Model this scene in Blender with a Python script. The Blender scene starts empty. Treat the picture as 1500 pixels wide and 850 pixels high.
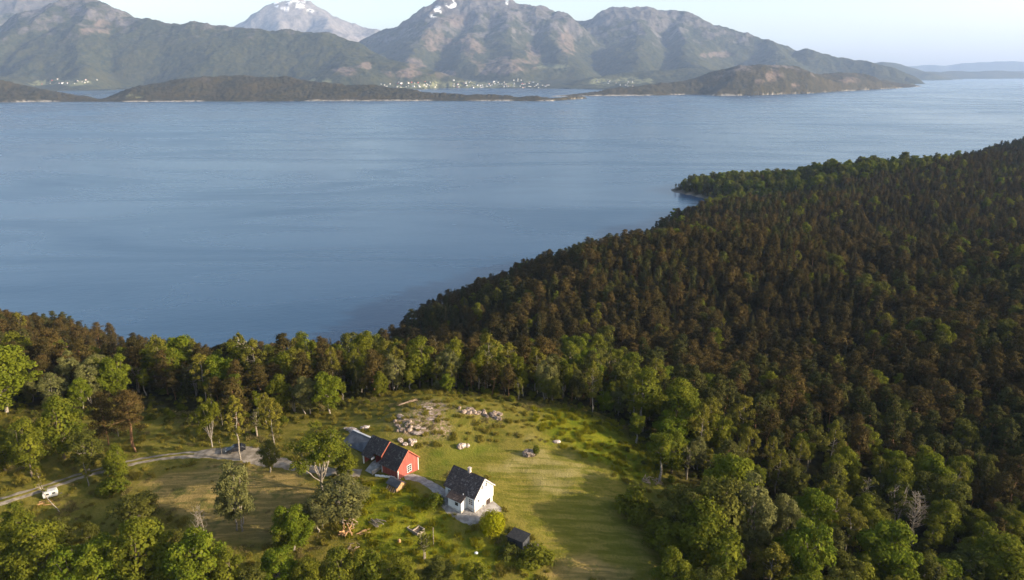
import bpy, bmesh, math, random
import numpy as np
from mathutils import Vector, Matrix

R = math.radians
rng = np.random.default_rng(7)
random.seed(7)
SC = bpy.context.scene
COL = SC.collection

# ------------------------------------------------------------------ camera, sky, sun, exposure
CAMZ = 150.0
PITCH = R(17.6)
FPX = 1013.0                      # focal length in pixels of the 1500 x 850 photograph
SP, CP = math.sin(PITCH), math.cos(PITCH)
cam = bpy.data.cameras.new('camera')
cam.sensor_width = 36.0
cam.lens = 36.0 * FPX / 1500.0
cam.clip_start = 1.0
cam.clip_end = 200000.0
camo = bpy.data.objects.new('camera', cam)
camo.location = (0, 0, CAMZ)
camo.rotation_euler = (R(90) - PITCH, 0, 0)
COL.objects.link(camo)
SC.camera = camo

SUN_EL, SUN_AZ = 18.0, -14.0      # elevation; azimuth counted from +X towards +Y
sdir = Vector((math.cos(R(SUN_EL)) * math.cos(R(SUN_AZ)), math.cos(R(SUN_EL)) * math.sin(R(SUN_AZ)), math.sin(R(SUN_EL))))
world = bpy.data.worlds.new('World')
SC.world = world
world.use_nodes = True
wn = world.node_tree
sky = wn.nodes.new('ShaderNodeTexSky')
sky.sky_type = 'NISHITA'
sky.sun_disc = False
sky.sun_elevation = R(SUN_EL)
sky.sun_rotation = R(90 - SUN_AZ)
sky.altitude = 150
sky.air_density = 1.0
sky.dust_density = 2.6
sky.ozone_density = 0.5
bg = wn.nodes['Background']
bg.inputs['Strength'].default_value = 0.15
wn.links.new(sky.outputs[0], bg.inputs['Color'])
sun = bpy.data.lights.new('sun', 'SUN')
sun.energy = 5.0
sun.angle = R(0.5)
sun.color = (1.0, 0.86, 0.66)
suno = bpy.data.objects.new('sun', sun)
suno.rotation_euler = sdir.to_track_quat('Z', 'Y').to_euler()
suno.location = sdir * 400
COL.objects.link(suno)
SC.view_settings.view_transform = 'Standard'
SC.view_settings.look = 'None'
SC.view_settings.exposure = 1.13
SC.view_settings.gamma = 1.0
SC.view_settings.use_curve_mapping = False
SC.cycles.max_bounces = 6
SC.cycles.diffuse_bounces = 2
SC.cycles.glossy_bounces = 2
SC.cycles.transmission_bounces = 3
SC.cycles.transparent_max_bounces = 4
SC.cycles.volume_bounces = 1
SC.cycles.use_denoising = True

# ------------------------------------------------------------------ small helpers
def tag(o, label=None, cat=None, group=None, kind=None):
    for k, v in (('label', label), ('category', cat), ('group', group), ('kind', kind)):
        if v:
            o[k] = v
    return o

def link(o, parent=None):
    COL.objects.link(o)
    if parent is not None:
        o.parent = parent
    return o

def empty(name, loc=(0, 0, 0), rz=0.0, s=1.0):
    o = bpy.data.objects.new(name, None)
    o.empty_display_size = 0.3
    o.location = loc
    o.rotation_euler = (0, 0, rz)
    o.scale = (s, s, s)
    COL.objects.link(o)
    return o

def copy_tree(o, parent=None):
    c = o.copy()
    COL.objects.link(c)
    c.parent = parent
    for ch in list(o.children):
        copy_tree(ch, c)
    return c

def hash2(ix, iy, seed):
    h = (ix.astype(np.int64) * 374761393 + iy.astype(np.int64) * 668265263 + seed * 974634777) & 0xFFFFFFFF
    h = ((h ^ (h >> 13)) * 1274126177) & 0xFFFFFFFF
    return ((h ^ (h >> 16)) & 0xFFFFFF) / float(0xFFFFFF)

def vnoise(x, y, seed=0):
    """gradient noise, about -1..1"""
    x = np.asarray(x, float); y = np.asarray(y, float)
    ix = np.floor(x); iy = np.floor(y)
    fx = x - ix; fy = y - iy
    def g(dx, dy):
        a = hash2(ix + dx, iy + dy, seed) * 2 * math.pi
        return np.cos(a) * (fx - dx) + np.sin(a) * (fy - dy)
    u = fx * fx * fx * (fx * (fx * 6 - 15) + 10); v = fy * fy * fy * (fy * (fy * 6 - 15) + 10)
    a = g(0, 0) * (1 - u) + g(1, 0) * u
    b = g(0, 1) * (1 - u) + g(1, 1) * u
    return (a * (1 - v) + b * v) * 1.5

def fbm(x, y, seed=0, oct=4):
    s = 0; a = 1.0
    for i in range(oct):
        s = s + a * vnoise(x * 2 ** i, y * 2 ** i, seed + i * 17); a *= 0.5
    return s

def ridged(x, y, seed=0, oct=4):
    s = 0; a = 1.0
    for i in range(oct):
        s = s + a * (1 - np.abs(vnoise(x * 2 ** i, y * 2 ** i, seed + i * 31)) * 2); a *= 0.5
    return s

def seg_dist(x, y, ax, ay, bx, by):
    dx, dy = bx - ax, by - ay
    L = dx * dx + dy * dy + 1e-9
    t = np.clip(((x - ax) * dx + (y - ay) * dy) / L, 0, 1)
    return np.hypot(x - ax - t * dx, y - ay - t * dy), t

def poly_sd(x, y, poly):
    """signed distance to a closed polygon, positive inside"""
    x = np.asarray(x, float); y = np.asarray(y, float)
    d = np.full(x.shape, 1e9); ins = np.zeros(x.shape, bool)
    n = len(poly)
    for i in range(n):
        ax, ay = poly[i]; bx, by = poly[(i + 1) % n]
        d = np.minimum(d, seg_dist(x, y, ax, ay, bx, by)[0])
        c = ((ay > y) != (by > y)) & (x < (bx - ax) * (y - ay) / ((by - ay) or 1e-9) + ax)
        ins ^= c
    return np.where(ins, d, -d)

def sstep(a, b, x):
    t = np.clip((x - a) / (b - a), 0, 1)
    return t * t * (3 - 2 * t)

def quad_mesh(name, V, Q, mats, mi=None, smooth=False):
    me = bpy.data.meshes.new(name)
    V = np.asarray(V, np.float32); Q = np.asarray(Q, np.int32)
    me.vertices.add(len(V)); me.vertices.foreach_set('co', V.ravel())
    me.loops.add(Q.size); me.loops.foreach_set('vertex_index', Q.ravel())
    me.polygons.add(len(Q))
    me.polygons.foreach_set('loop_start', np.arange(0, Q.size, 4, dtype=np.int32))
    if mi is not None:
        me.polygons.foreach_set('material_index', np.asarray(mi, np.int32))
    if smooth is not False:
        me.polygons.foreach_set('use_smooth', np.full(len(Q), True) if smooth is True else np.asarray(smooth, bool))
    for m in (mats if isinstance(mats, (list, tuple)) else [mats]):
        me.materials.append(m)
    me.update(calc_edges=True)
    return me

class MB:
    """collects boxes, prisms, tubes for ONE mesh"""
    def __init__(s):
        s.v = []; s.f = []; s.m = []; s.cur = 0
    def add(s, vs, fs):
        k = len(s.v)
        s.v += [tuple(p) for p in vs]
        s.f += [tuple(i + k for i in f) for f in fs]
        s.m += [s.cur] * len(fs)
        return s
    def box(s, x0, x1, y0, y1, z0, z1, M=None):
        vs = [Vector((x, y, z)) for z in (z0, z1) for x, y in ((x0, y0), (x1, y0), (x1, y1), (x0, y1))]
        if M is not None:
            vs = [M @ p for p in vs]
        return s.add(vs, [(3, 2, 1, 0), (4, 5, 6, 7), (0, 1, 5, 4), (1, 2, 6, 5), (2, 3, 7, 6), (3, 0, 4, 7)])
    def prism(s, pts, d):
        """closed polygon pts (3-D) extruded by vector d"""
        n = len(pts); d = Vector(d)
        vs = [Vector(p) for p in pts] + [Vector(p) + d for p in pts]
        fs = [tuple(range(n - 1, -1, -1)), tuple(range(n, 2 * n))] + [(i, (i + 1) % n, n + (i + 1) % n, n + i) for i in range(n)]
        return s.add(vs, fs)
    def tube(s, pts, rad, n=8, cap=True):
        pts = [Vector(p) for p in pts]
        vs = []; fs = []
        for i, p in enumerate(pts):
            a = pts[min(i + 1, len(pts) - 1)] - pts[max(i - 1, 0)]
            q = a.to_track_quat('Z', 'Y')
            r = rad[i] if isinstance(rad, (list, tuple)) else rad
            for k in range(n):
                an = 2 * math.pi * k / n
                vs.append(p + q @ Vector((math.cos(an) * r, math.sin(an) * r, 0)))
        for i in range(len(pts) - 1):
            for k in range(n):
                fs.append((i * n + k, i * n + (k + 1) % n, (i + 1) * n + (k + 1) % n, (i + 1) * n + k))
        if cap:
            fs += [tuple(range(n - 1, -1, -1)), tuple(range(len(vs) - n, len(vs)))]
        return s.add(vs, fs)
    def build(s, name, mats, parent=None, smooth=False, bevel=0):
        me = bpy.data.meshes.new(name)
        me.from_pydata(s.v, [], s.f)
        for m in (mats if isinstance(mats, (list, tuple)) else [mats]):
            me.materials.append(m)
        for p, i in zip(me.polygons, s.m):
            p.material_index = i; p.use_smooth = smooth
        bm = bmesh.new(); bm.from_mesh(me)
        bmesh.ops.recalc_face_normals(bm, faces=bm.faces)
        if bevel:
            bmesh.ops.bevel(bm, geom=bm.edges[:], offset=bevel, segments=1, affect='EDGES')
        bm.to_mesh(me); bm.free()
        o = bpy.data.objects.new(name, me)
        return link(o, parent)

# ------------------------------------------------------------------ materials
class NT:
    def __init__(s, name, rough=0.8, spec=0.3):
        s.mat = bpy.data.materials.new(name); s.mat.use_nodes = True
        s.t = s.mat.node_tree; s.p = s.t.nodes['Principled BSDF']; s.out = s.t.nodes['Material Output']
        s.p.inputs['Roughness'].default_value = rough
        s.p.inputs['Specular IOR Level'].default_value = spec
        s.co = s.t.nodes.new('ShaderNodeTexCoord')
    def n(s, t, **kw):
        nd = s.t.nodes.new(t)
        for k, v in kw.items():
            setattr(nd, k, v)
        return nd
    def l(s, a, b):
        s.t.links.new(a, b)
    def val(s, sock, v):
        if hasattr(v, 'links') or hasattr(v, 'is_linked'):
            s.l(v, sock)
        else:
            sock.default_value = v if not (isinstance(v, tuple) and len(v) == 3 and sock.type == 'RGBA') else (*v, 1)
    def noise(s, scale, detail=4, rough=0.55, vec=None, dist=0.0):
        nd = s.n('ShaderNodeTexNoise')
        nd.inputs['Scale'].default_value = scale; nd.inputs['Detail'].default_value = detail
        nd.inputs['Roughness'].default_value = rough; nd.inputs['Distortion'].default_value = dist
        s.l(vec if vec is not None else s.co.outputs['Object'], nd.inputs['Vector'])
        return nd.outputs['Fac']
    def vmap(s, scale=(1, 1, 1), rot=(0, 0, 0), src='Object'):
        nd = s.n('ShaderNodeMapping'); nd.inputs['Scale'].default_value = scale; nd.inputs['Rotation'].default_value = rot
        s.l(s.co.outputs[src], nd.inputs['Vector'])
        return nd.outputs[0]
    def ramp(s, fac, a, b, c0=0.0, c1=1.0):
        nd = s.n('ShaderNodeMapRange'); nd.interpolation_type = 'SMOOTHSTEP'
        nd.inputs[1].default_value = a; nd.inputs[2].default_value = b; nd.inputs[3].default_value = c0; nd.inputs[4].default_value = c1
        s.l(fac, nd.inputs[0])
        return nd.outputs[0]
    def mix(s, f, a, b, blend='MIX'):
        nd = s.n('ShaderNodeMix', data_type='RGBA', blend_type=blend)
        s.val(nd.inputs[0], f); s.val(nd.inputs[6], a); s.val(nd.inputs[7], b)
        return nd.outputs[2]
    def math(s, op, a, b=0.0):
        nd = s.n('ShaderNodeMath', operation=op); s.val(nd.inputs[0], a); s.val(nd.inputs[1], b)
        return nd.outputs[0]
    def attr(s, name):
        nd = s.n('ShaderNodeAttribute'); nd.attribute_name = name
        return nd
    def bump(s, h, strength=0.3, dist=0.1):
        nd = s.n('ShaderNodeBump'); nd.inputs['Strength'].default_value = strength; nd.inputs['Distance'].default_value = dist
        s.l(h, nd.inputs['Height']); s.l(nd.outputs[0], s.p.inputs['Normal'])
    def color(s, c):
        s.val(s.p.inputs['Base Color'], c)
        return s

def plain(name, c1, c2, scale=2.0, rough=0.8, bump=0.0, spec=0.3, lo=0.4, hi=0.65, vscale=None, bdist=0.05):
    m = NT(name, rough, spec)
    f = m.noise(scale, 5, 0.6, m.vmap(vscale) if vscale else None)
    m.color(m.mix(m.ramp(f, lo, hi), c1, c2))
    if bump:
        m.bump(f, bump, bdist)
    return m.mat

def leaf_mat(name, a, b, c, transl=0.3, nscale=0.55):
    a, b, c = [tuple(0.72 * q for q in t) for t in (a, b, c)]
    """a, b: range between trees; c: tone of the other leaf clumps"""
    m = NT(name, 0.85, 0.03)
    oi = m.n('ShaderNodeObjectInfo')
    base = m.mix(m.ramp(oi.outputs['Random'], 0.0, 1.0), a, b)
    f = m.noise(nscale, 3, 0.6)
    col = m.mix(m.ramp(f, 0.42, 0.66), base, c)
    g = m.noise(7.0, 1, 0.5)
    col = m.mix(m.ramp(g, 0.35, 0.7, 0.0, 0.35), col, (c[0] * 1.5, c[1] * 1.4, c[2] * 1.2))
    m.color(col)
    tr = m.n('ShaderNodeBsdfTranslucent'); m.l(col, tr.inputs['Color'])
    mx = m.n('ShaderNodeMixShader'); mx.inputs[0].default_value = transl
    m.l(m.p.outputs[0], mx.inputs[1]); m.l(tr.outputs[0], mx.inputs[2]); m.l(mx.outputs[0], m.out.inputs['Surface'])
    return m.mat

M = {}
M['leaf'] = leaf_mat('leaf_green', (0.086, 0.114, 0.013), (0.126, 0.130, 0.015), (0.180, 0.186, 0.018), 0.33)
M['leaf_bright'] = leaf_mat('leaf_bright', (0.090, 0.140, 0.011), (0.130, 0.152, 0.013), (0.175, 0.198, 0.018), 0.34)
M['leaf_lime'] = leaf_mat('leaf_lime', (0.27, 0.28, 0.010), (0.27, 0.28, 0.010), (0.36, 0.34, 0.015), 0.4)
M['leaf_olive'] = leaf_mat('leaf_olive', (0.070, 0.084, 0.015), (0.098, 0.096, 0.019), (0.122, 0.124, 0.024), 0.28)
M['leaf_grey'] = leaf_mat('leaf_grey', (0.125, 0.132, 0.040), (0.150, 0.145, 0.046), (0.185, 0.180, 0.062), 0.30)
M['leaf_birch'] = leaf_mat('leaf_birch', (0.120, 0.128, 0.018), (0.172, 0.152, 0.022), (0.210, 0.190, 0.030), 0.32)
M['needle_pine'] = leaf_mat('needle_pine', (0.042, 0.036, 0.011), (0.092, 0.061, 0.020), (0.078, 0.060, 0.018), 0.08)
M['needle_olive'] = leaf_mat('needle_olive', (0.034, 0.042, 0.012), (0.070, 0.068, 0.018), (0.068, 0.068, 0.018), 0.08)
M['needle_dark'] = leaf_mat('needle_dark', (0.030, 0.029, 0.010), (0.062, 0.046, 0.016), (0.054, 0.045, 0.015), 0.08)
M['needle_spruce'] = leaf_mat('needle_spruce', (0.034, 0.038, 0.013), (0.064, 0.056, 0.018), (0.056, 0.054, 0.017), 0.08)
M['bark'] = plain('bark_brown', (0.10, 0.075, 0.05), (0.20, 0.155, 0.11), 6, 0.9)
M['bark_pale'] = plain('bark_pale', (0.15, 0.125, 0.095), (0.34, 0.29, 0.23), 4, 0.85)
M['bark_pine'] = plain('bark_pine', (0.12, 0.062, 0.032), (0.26, 0.14, 0.07), 5, 0.9)
M['bark_dead'] = plain('bark_dead', (0.17, 0.14, 0.10), (0.34, 0.28, 0.22), 5, 0.9)
M['rock'] = plain('rock_pale', (0.13, 0.095, 0.07), (0.40, 0.31, 0.25), 1.3, 0.9, 0.8, bdist=0.3)
M['rock_white'] = plain('rock_white', (0.20, 0.15, 0.12), (0.54, 0.46, 0.40), 1.6, 0.85, 0.8, bdist=0.25)
M['gravel'] = plain('gravel', (0.13, 0.105, 0.075), (0.27, 0.225, 0.175), 0.7, 0.95, 0.3, lo=0.35, hi=0.65)
M['yard'] = plain('yard_gravel', (0.17, 0.15, 0.13), (0.28, 0.255, 0.23), 1.3, 0.95, 0.3, lo=0.35, hi=0.65)
M['white'] = plain('white_boards', (0.60, 0.59, 0.57), (0.72, 0.71, 0.69), 1.2, 0.6, vscale=(1, 1, 0.2))
M['plinth'] = plain('plinth_plaster', (0.40, 0.36, 0.31), (0.60, 0.56, 0.50), 1.6, 0.9)
M['red'] = plain('red_boards', (0.23, 0.055, 0.040), (0.34, 0.095, 0.072), 1.6, 0.75, vscale=(3, 3, 0.25))
M['red_trim'] = plain('red_trim', (0.36, 0.10, 0.06), (0.46, 0.15, 0.09), 1.5, 0.7)
M['glass'] = plain('window_glass', (0.02, 0.022, 0.026), (0.05, 0.05, 0.055), 1.0, 0.15, spec=0.5)
M['dark_opening'] = plain('dark_door', (0.030, 0.018, 0.014), (0.05, 0.03, 0.022), 2.0, 0.7)
M['grey_metal'] = plain('grey_metal', (0.045, 0.047, 0.052), (0.085, 0.088, 0.095), 0.8, 0.5)
M['pale_metal'] = plain('pale_metal', (0.36, 0.36, 0.37), (0.5, 0.5, 0.5), 1.2, 0.5)
M['concrete'] = plain('concrete', (0.24, 0.22, 0.20), (0.36, 0.34, 0.32), 1.4, 0.9, 0.2)
M['black_boards'] = plain('black_boards', (0.018, 0.018, 0.020), (0.042, 0.042, 0.045), 2.0, 0.7, vscale=(4, 4, 0.3))
M['felt'] = plain('roof_felt', (0.012, 0.012, 0.013), (0.026, 0.025, 0.026), 2.0, 0.85)
M['orange_wood'] = plain('orange_wood', (0.30, 0.165, 0.07), (0.48, 0.29, 0.13), 2.0, 0.7, vscale=(4, 4, 0.4))
M['old_wood'] = plain('old_wood', (0.22, 0.15, 0.10), (0.42, 0.30, 0.21), 3.0, 0.85)
M['brick'] = plain('chimney_brick', (0.30, 0.23, 0.20), (0.50, 0.44, 0.40), 3.0, 0.85)
M['car_paint'] = plain('car_paint', (0.012, 0.013, 0.016), (0.016, 0.017, 0.021), 1.0, 0.25, spec=0.6)
M['rubber'] = plain('rubber', (0.012, 0.012, 0.012), (0.02, 0.02, 0.02), 3.0, 0.85)
M['lamp_lens'] = plain('lamp_lens', (0.6, 0.6, 0.6), (0.75, 0.75, 0.75), 3.0, 0.2)
M['caravan'] = plain('caravan_shell', (0.46, 0.45, 0.41), (0.60, 0.59, 0.56), 1.4, 0.4)
M['soil'] = plain('soil', (0.07, 0.05, 0.035), (0.15, 0.11, 0.08), 2.0, 0.95, 0.4)

def roof_mat(name, tile, seam, lichen, amount):
    m = NT(name, 0.75, 0.3)
    sep = m.n('ShaderNodeSeparateXYZ'); m.l(m.co.outputs['Object'], sep.inputs[0])
    cb = m.n('ShaderNodeCombineXYZ'); m.l(sep.outputs[0], cb.inputs[0]); m.l(m.math('MULTIPLY', sep.outputs[2], 1.45), cb.inputs[1])
    br = m.n('ShaderNodeTexBrick'); m.l(cb.outputs[0], br.inputs['Vector'])
    br.inputs['Scale'].default_value = 1.0; br.inputs['Brick Width'].default_value = 0.55; br.inputs['Row Height'].default_value = 0.34
    br.inputs['Mortar Size'].default_value = 0.02
    br.inputs['Color1'].default_value = (*tile, 1); br.inputs['Color2'].default_value = (tile[0] * 1.9, tile[1] * 1.8, tile[2] * 1.75, 1)
    br.inputs['Mortar'].default_value = (*seam, 1)
    big = m.noise(0.5, 3, 0.6)
    f = m.noise(2.4, 3, 0.75)
    fa = m.math('MULTIPLY', m.ramp(f, 0.50, 0.64), m.ramp(big, 0.35, 0.65, 0.15, 1.0))
    m.color(m.mix(m.math('MULTIPLY', fa, amount), br.outputs['Color'], lichen))
    m.bump(br.outputs['Fac'], -0.3, 0.04)
    return m.mat
M['slate'] = roof_mat('slate_roof', (0.036, 0.026, 0.022), (0.010, 0.010, 0.011), (0.27, 0.235, 0.22), 0.6)
M['slate_brown'] = roof_mat('slate_roof_brown', (0.040, 0.026, 0.020), (0.016, 0.012, 0.010), (0.27, 0.20, 0.15), 0.55)
M['slate_barn'] = roof_mat('slate_roof_dark', (0.024, 0.019, 0.018), (0.009, 0.008, 0.008), (0.23, 0.22, 0.19), 0.5)

# ------------------------------------------------------------------ pixel rays of the photograph (used to survey the land)
def ray(px, py):
    u = (px - 750.0) / FPX; v = (425.0 - py) / FPX
    return np.array((u, CP + v * SP, -SP + v * CP))
def at(px, py, z):
    d = ray(px, py); t = (z - CAMZ) / d[2]
    return d[0] * t, d[1] * t
def along(px, py, t):
    d = ray(px, py)
    return d[0] * t, d[1] * t, CAMZ + d[2] * t
def project(x, y, z):
    zz = z - CAMZ
    t = y * CP - zz * SP
    v = (y * SP + zz * CP) / t
    return 750 + FPX * x / t, 425 - FPX * v, t

# ------------------------------------------------------------------ the land: a surveyed height field
ctrl_px = [(690,742,66.0),(653,727,66.2),(724,735,64.7),(760,740,64.0),(593,698,67.0),(560,691,67.0),(618,688,66.4),(540,668,67.6),
 (620,650,68.5),(610,615,71.2),(640,600,70.8),(570,605,69.8),(520,640,68.2),(680,655,67.4),(775,665,66.2),(700,608,69.4),(790,602,67),
 (480,615,67),(430,640,66.6),(350,662,66),(250,668,65.5),(150,690,65),(60,720,64.5),(0,738,64),(0,620,65),(100,610,64.5),(200,603,64),(-200,700,64),
 (300,720,65),(400,740,65),(470,720,66),(350,780,63.5),(300,840,61.5),(100,800,61.5),(0,850,60),(200,850,60.5),(-150,900,58),
 (450,800,62.5),(520,780,64),(560,720,66),(600,760,64.8),(640,800,62.5),(560,850,60),(680,850,60),(760,800,62.5),(720,770,64.2),
 (850,700,64.0),(800,760,63.0),(900,760,61.4),(850,830,60.5),(960,830,59),(940,700,62),(900,640,64),(850,610,65.6),(990,690,60),
 (1000,640,58.5),(1060,720,58),(1100,700,55.5),(1130,780,55),(1050,800,57),(1000,850,56.5),(1200,850,53),(1350,850,50),(1480,850,47),
 (1200,700,52),(1350,700,48),(1500,700,46),(500,950,57),(900,950,57)]
ctrl_w = [(-60,195,58),(-60,240,37),(-100,215,50),(-20,215,48),(30,215,46),(-75,300,9),(-222,285,38),(-172,281,17),(-119,263,21),(-80,268,22),(-40,270,26),(-200,325,14),(-130,315,9),(-300,360,16),
 (-300,300,42),(-400,350,40),(-250,200,57),(-200,150,62),(-150,200,58),(-350,100,62),(-300,0,60),(0,0,56),(300,0,48),(-100,-100,56),(300,-100,48),(-420,-100,60),
 (0,400,15),(0,300,33),(60,300,37),(60,400,27),(60,480,12),(62,535,7),(100,530,8),(150,250,43),(150,400,31),(150,550,12),(150,620,5),(300,350,40),(300,500,30),
 (300,650,20),(285,780,8),(300,900,9),(420,930,13),(500,980,14),(500,800,18),(500,600,32),(480,450,44),(700,700,38),(700,900,30),(640,1000,26),
 (820,1050,37),(820,1170,24),(1100,1150,52),(1000,1060,46),(900,600,56),(1100,800,60),(600,200,50),(1000,300,60),(1400,600,70),(1400,1000,62)]
shore = [(-520,480),(-380,432),(-328,412),(-275,385),(-200,357),(-158,343),(-107,356),(-86,350),(-71,387),(-54,423),(-32,460),(12,528),(58,552),(84,552),(104,572),(112,614),(140,668),(190,735),(228,790),
 (247,822),(238,838),(207,902),(222,930),(262,968),(342,1018),(450,1046),(560,1056),(650,1098),(760,1186),(900,1256),(1100,1300),(1450,1340)]
pts = [(*at(a, b, z), z) for a, b, z in ctrl_px] + ctrl_w + [(x, y, 0.3) for x, y in shore]
for i in range(len(shore)):                                  # sea bed off the shore
    a = np.array(shore[max(i - 1, 0)]); b = np.array(shore[min(i + 1, len(shore) - 1)])
    d = (b - a) / np.hypot(*(b - a)); nrm = np.array((-d[1], d[0]))
    if abs(shore[i][0] - 237) < 14 and 780 < shore[i][1] < 845:
        continue
    p = np.array(shore[i]) + nrm * 45
    pts.append((p[0], p[1], -14.0))
pts.append((222, 845, -4))
pts = np.array(pts)
CS = 200.0
def tps(r2):
    return np.where(r2 > 1e-12, 0.5 * r2 * np.log(np.maximum(r2, 1e-12)), 0)
PX = pts[:, 0] / CS; PY = pts[:, 1] / CS; n = len(pts)
A = np.zeros((n + 3, n + 3))
A[:n, :n] = tps((PX[:, None] - PX) ** 2 + (PY[:, None] - PY) ** 2) + np.eye(n) * 2e-4
A[:n, n] = 1; A[:n, n + 1] = PX; A[:n, n + 2] = PY; A[n:, :n] = A[:n, n:].T
sol = np.linalg.solve(A, np.concatenate([pts[:, 2], np.zeros(3)]))
def rbf(x, y):
    X = np.ravel(x) / CS; Y = np.ravel(y) / CS; out = np.zeros(X.shape)
    for i in range(0, len(X), 20000):
        a, b = X[i:i + 20000], Y[i:i + 20000]
        out[i:i + 20000] = tps((a[:, None] - PX) ** 2 + (b[:, None] - PY) ** 2) @ sol[:n] + sol[n] + sol[n + 1] * a + sol[n + 2] * b
    return out.reshape(np.shape(x))
def axis(lo, a, b, hi, s, grow, smax):
    c = list(np.arange(a, b, s)); st = s; p = c[-1]
    while p < hi:
        st = min(st * grow, smax); p += st; c.append(p)
    st = s; p = c[0]
    while p > lo:
        st = min(st * grow, smax); p -= st; c.insert(0, p)
    return np.array(c)
GX = axis(-560, -120, 75, 1450, 1.0, 1.05, 8)
GY = axis(-120, 92, 205, 1420, 1.0, 1.05, 8)
gx, gy = np.meshgrid(GX, GY)
GZ = rbf(gx, gy)
open_px = [(-60,585),(0,600),(60,612),(150,602),(240,612),(330,640),(410,640),(425,612),(500,602),(590,588),(700,598),(800,598),(870,606),(930,640),(970,668),(1015,700),(1060,712),
           (1120,716),(1110,745),(1045,772),(1005,800),(1005,850),(1015,900),(500,930),(-60,900)]
OPEN = [at(a, b, 65.0) for a, b in open_px]
shore_poly = shore + [(1450, -200), (-560, -200)]
sd_open = poly_sd(gx, gy, OPEN)
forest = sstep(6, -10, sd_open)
sd_land = poly_sd(gx, gy, shore_poly)
GZ = np.where(sd_land > 0, np.maximum(GZ, 0.25 + np.minimum(0.22 * sd_land, 4.5 + 0.01 * sd_land)), np.minimum(GZ, -0.15 + 0.08 * sd_land))
fade = sstep(0, 60, sd_land)
GZ += fade * forest * (fbm(gx / 90, gy / 90, 3, 3) * 6.0 * (0.2 + 0.65 * sstep(250, 330, gy)) + vnoise(gx / 240, gy / 240, 11) * 24 * sstep(150, 330, gy) * sstep(-70, 60, gx))
GZ += (1 - forest) * (fbm(gx / 17, gy / 17, 5, 3) * 0.55 + fbm(gx / 3.1, gy / 3.1, 9, 2) * 0.07)
GZ = np.maximum(GZ, -12)

def H(x, y):
    x = np.asarray(x, float); y = np.asarray(y, float)
    i = np.clip(np.searchsorted(GX, x) - 1, 0, len(GX) - 2); j = np.clip(np.searchsorted(GY, y) - 1, 0, len(GY) - 2)
    a = (x - GX[i]) / (GX[i + 1] - GX[i]); b = (y - GY[j]) / (GY[j + 1] - GY[j])
    return (GZ[j, i] * (1 - a) + GZ[j, i + 1] * a) * (1 - b) + (GZ[j + 1, i] * (1 - a) + GZ[j + 1, i + 1] * a) * b
def ground(px, py):
    """where the photograph's pixel meets the land"""
    d = ray(px, py); t = np.arange(70, 1500, 0.4)
    z = CAMZ + d[2] * t; h = H(d[0] * t, d[1] * t)
    k = np.argmax(z < h); k = max(k, 1)
    e0 = z[k - 1] - h[k - 1]; e1 = h[k] - z[k]
    tt = t[k - 1] + 0.4 * e0 / max(e0 + e1, 1e-9)
    x, y = d[0] * tt, d[1] * tt
    return x, y, float(H(x, y)), tt
def pxpoly(p):
    return [ground(a, b)[:2] for a, b in p]

MOWN = pxpoly([(640,690),(700,665),(760,655),(800,650),(850,672),(905,705),(945,765),(1000,845),(900,846),(830,846),(800,820),(776,765),(742,735),(716,693),(650,684)])
TAN = pxpoly([(205,712),(250,690),(320,676),(380,686),(440,692),(478,718),(440,742),(395,765),(420,790),(340,800),(270,800),(290,750),(225,742)])
LAWN = pxpoly([(610,700),(630,660),(690,650),(745,655),(720,690),(650,690),(640,715)])
PALE = pxpoly([(745,690),(790,655),(830,668),(850,700),(800,715)])
LUSH = pxpoly([(520,715),(560,705),(600,712),(640,745),(690,775),(770,830),(700,838),(600,835),(500,800),(490,740)])
LUSH2 = pxpoly([(790,602),(880,612),(950,660),(970,690),(930,700),(850,668),(800,640)])
KNOLL = pxpoly([(560,612),(600,590),(650,592),(660,625),(640,650),(580,640)])
SLAB = pxpoly([(604,592),(640,590),(660,600),(655,614),(636,622),(622,612),(606,606)])
SLAB2 = pxpoly([(572,616),(600,612),(650,616),(650,628),(628,638),(592,634)])
SLAB3 = pxpoly([(668,598),(700,604),(738,612),(735,618),(700,612),(668,604)])
DRY = pxpoly([(800,838),(850,812),(930,838),(900,858),(820,860)])
def mask(poly, w=1.5, nz=1.5, seed=2):
    return sstep(-w, w, poly_sd(gx, gy, poly) + nz * fbm(gx / 7, gy / 7, seed, 3))
me = bpy.data.meshes.new('ground')
NXg, NYg = len(GX), len(GY)
idx = np.arange(NXg * NYg).reshape(NYg, NXg)
Q = np.stack([idx[:-1, :-1], idx[:-1, 1:], idx[1:, 1:], idx[1:, :-1]], -1).reshape(-1, 4)

g = NT('land', 1.0, 0.0)
pos = g.co.outputs['Object']
n1 = g.noise(0.05, 4, 0.6, pos); n2 = g.noise(0.35, 5, 0.65, pos); n3 = g.noise(2.2, 4, 0.7, pos)
streak = g.noise(1.0, 4, 0.6, g.vmap((0.12, 1.3, 1), (0, 0, R(38))))
mow = g.noise(1.0, 3, 0.6, g.vmap((0.05, 0.75, 1), (0, 0, R(44))))
rough_g = g.mix(g.ramp(n2, 0.38, 0.62), (0.135, 0.130, 0.020), (0.23, 0.19, 0.038))
rough_g = g.mix(g.ramp(n3, 0.5, 0.72, 0, 0.6), rough_g, (0.23, 0.185, 0.055))
lush_g = g.mix(g.ramp(n2, 0.36, 0.64), (0.15, 0.175, 0.012), (0.26, 0.245, 0.020))
lush_g = g.mix(g.ramp(n3, 0.42, 0.66, 0, 0.5), lush_g, (0.09, 0.105, 0.010))
lush_g = g.mix(g.ramp(streak, 0.48, 0.62, 0, 0.55), lush_g, (0.09, 0.095, 0.014))
mown_g = g.mix(g.ramp(mow, 0.40, 0.62), (0.150, 0.145, 0.020), (0.270, 0.215, 0.048))
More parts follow.
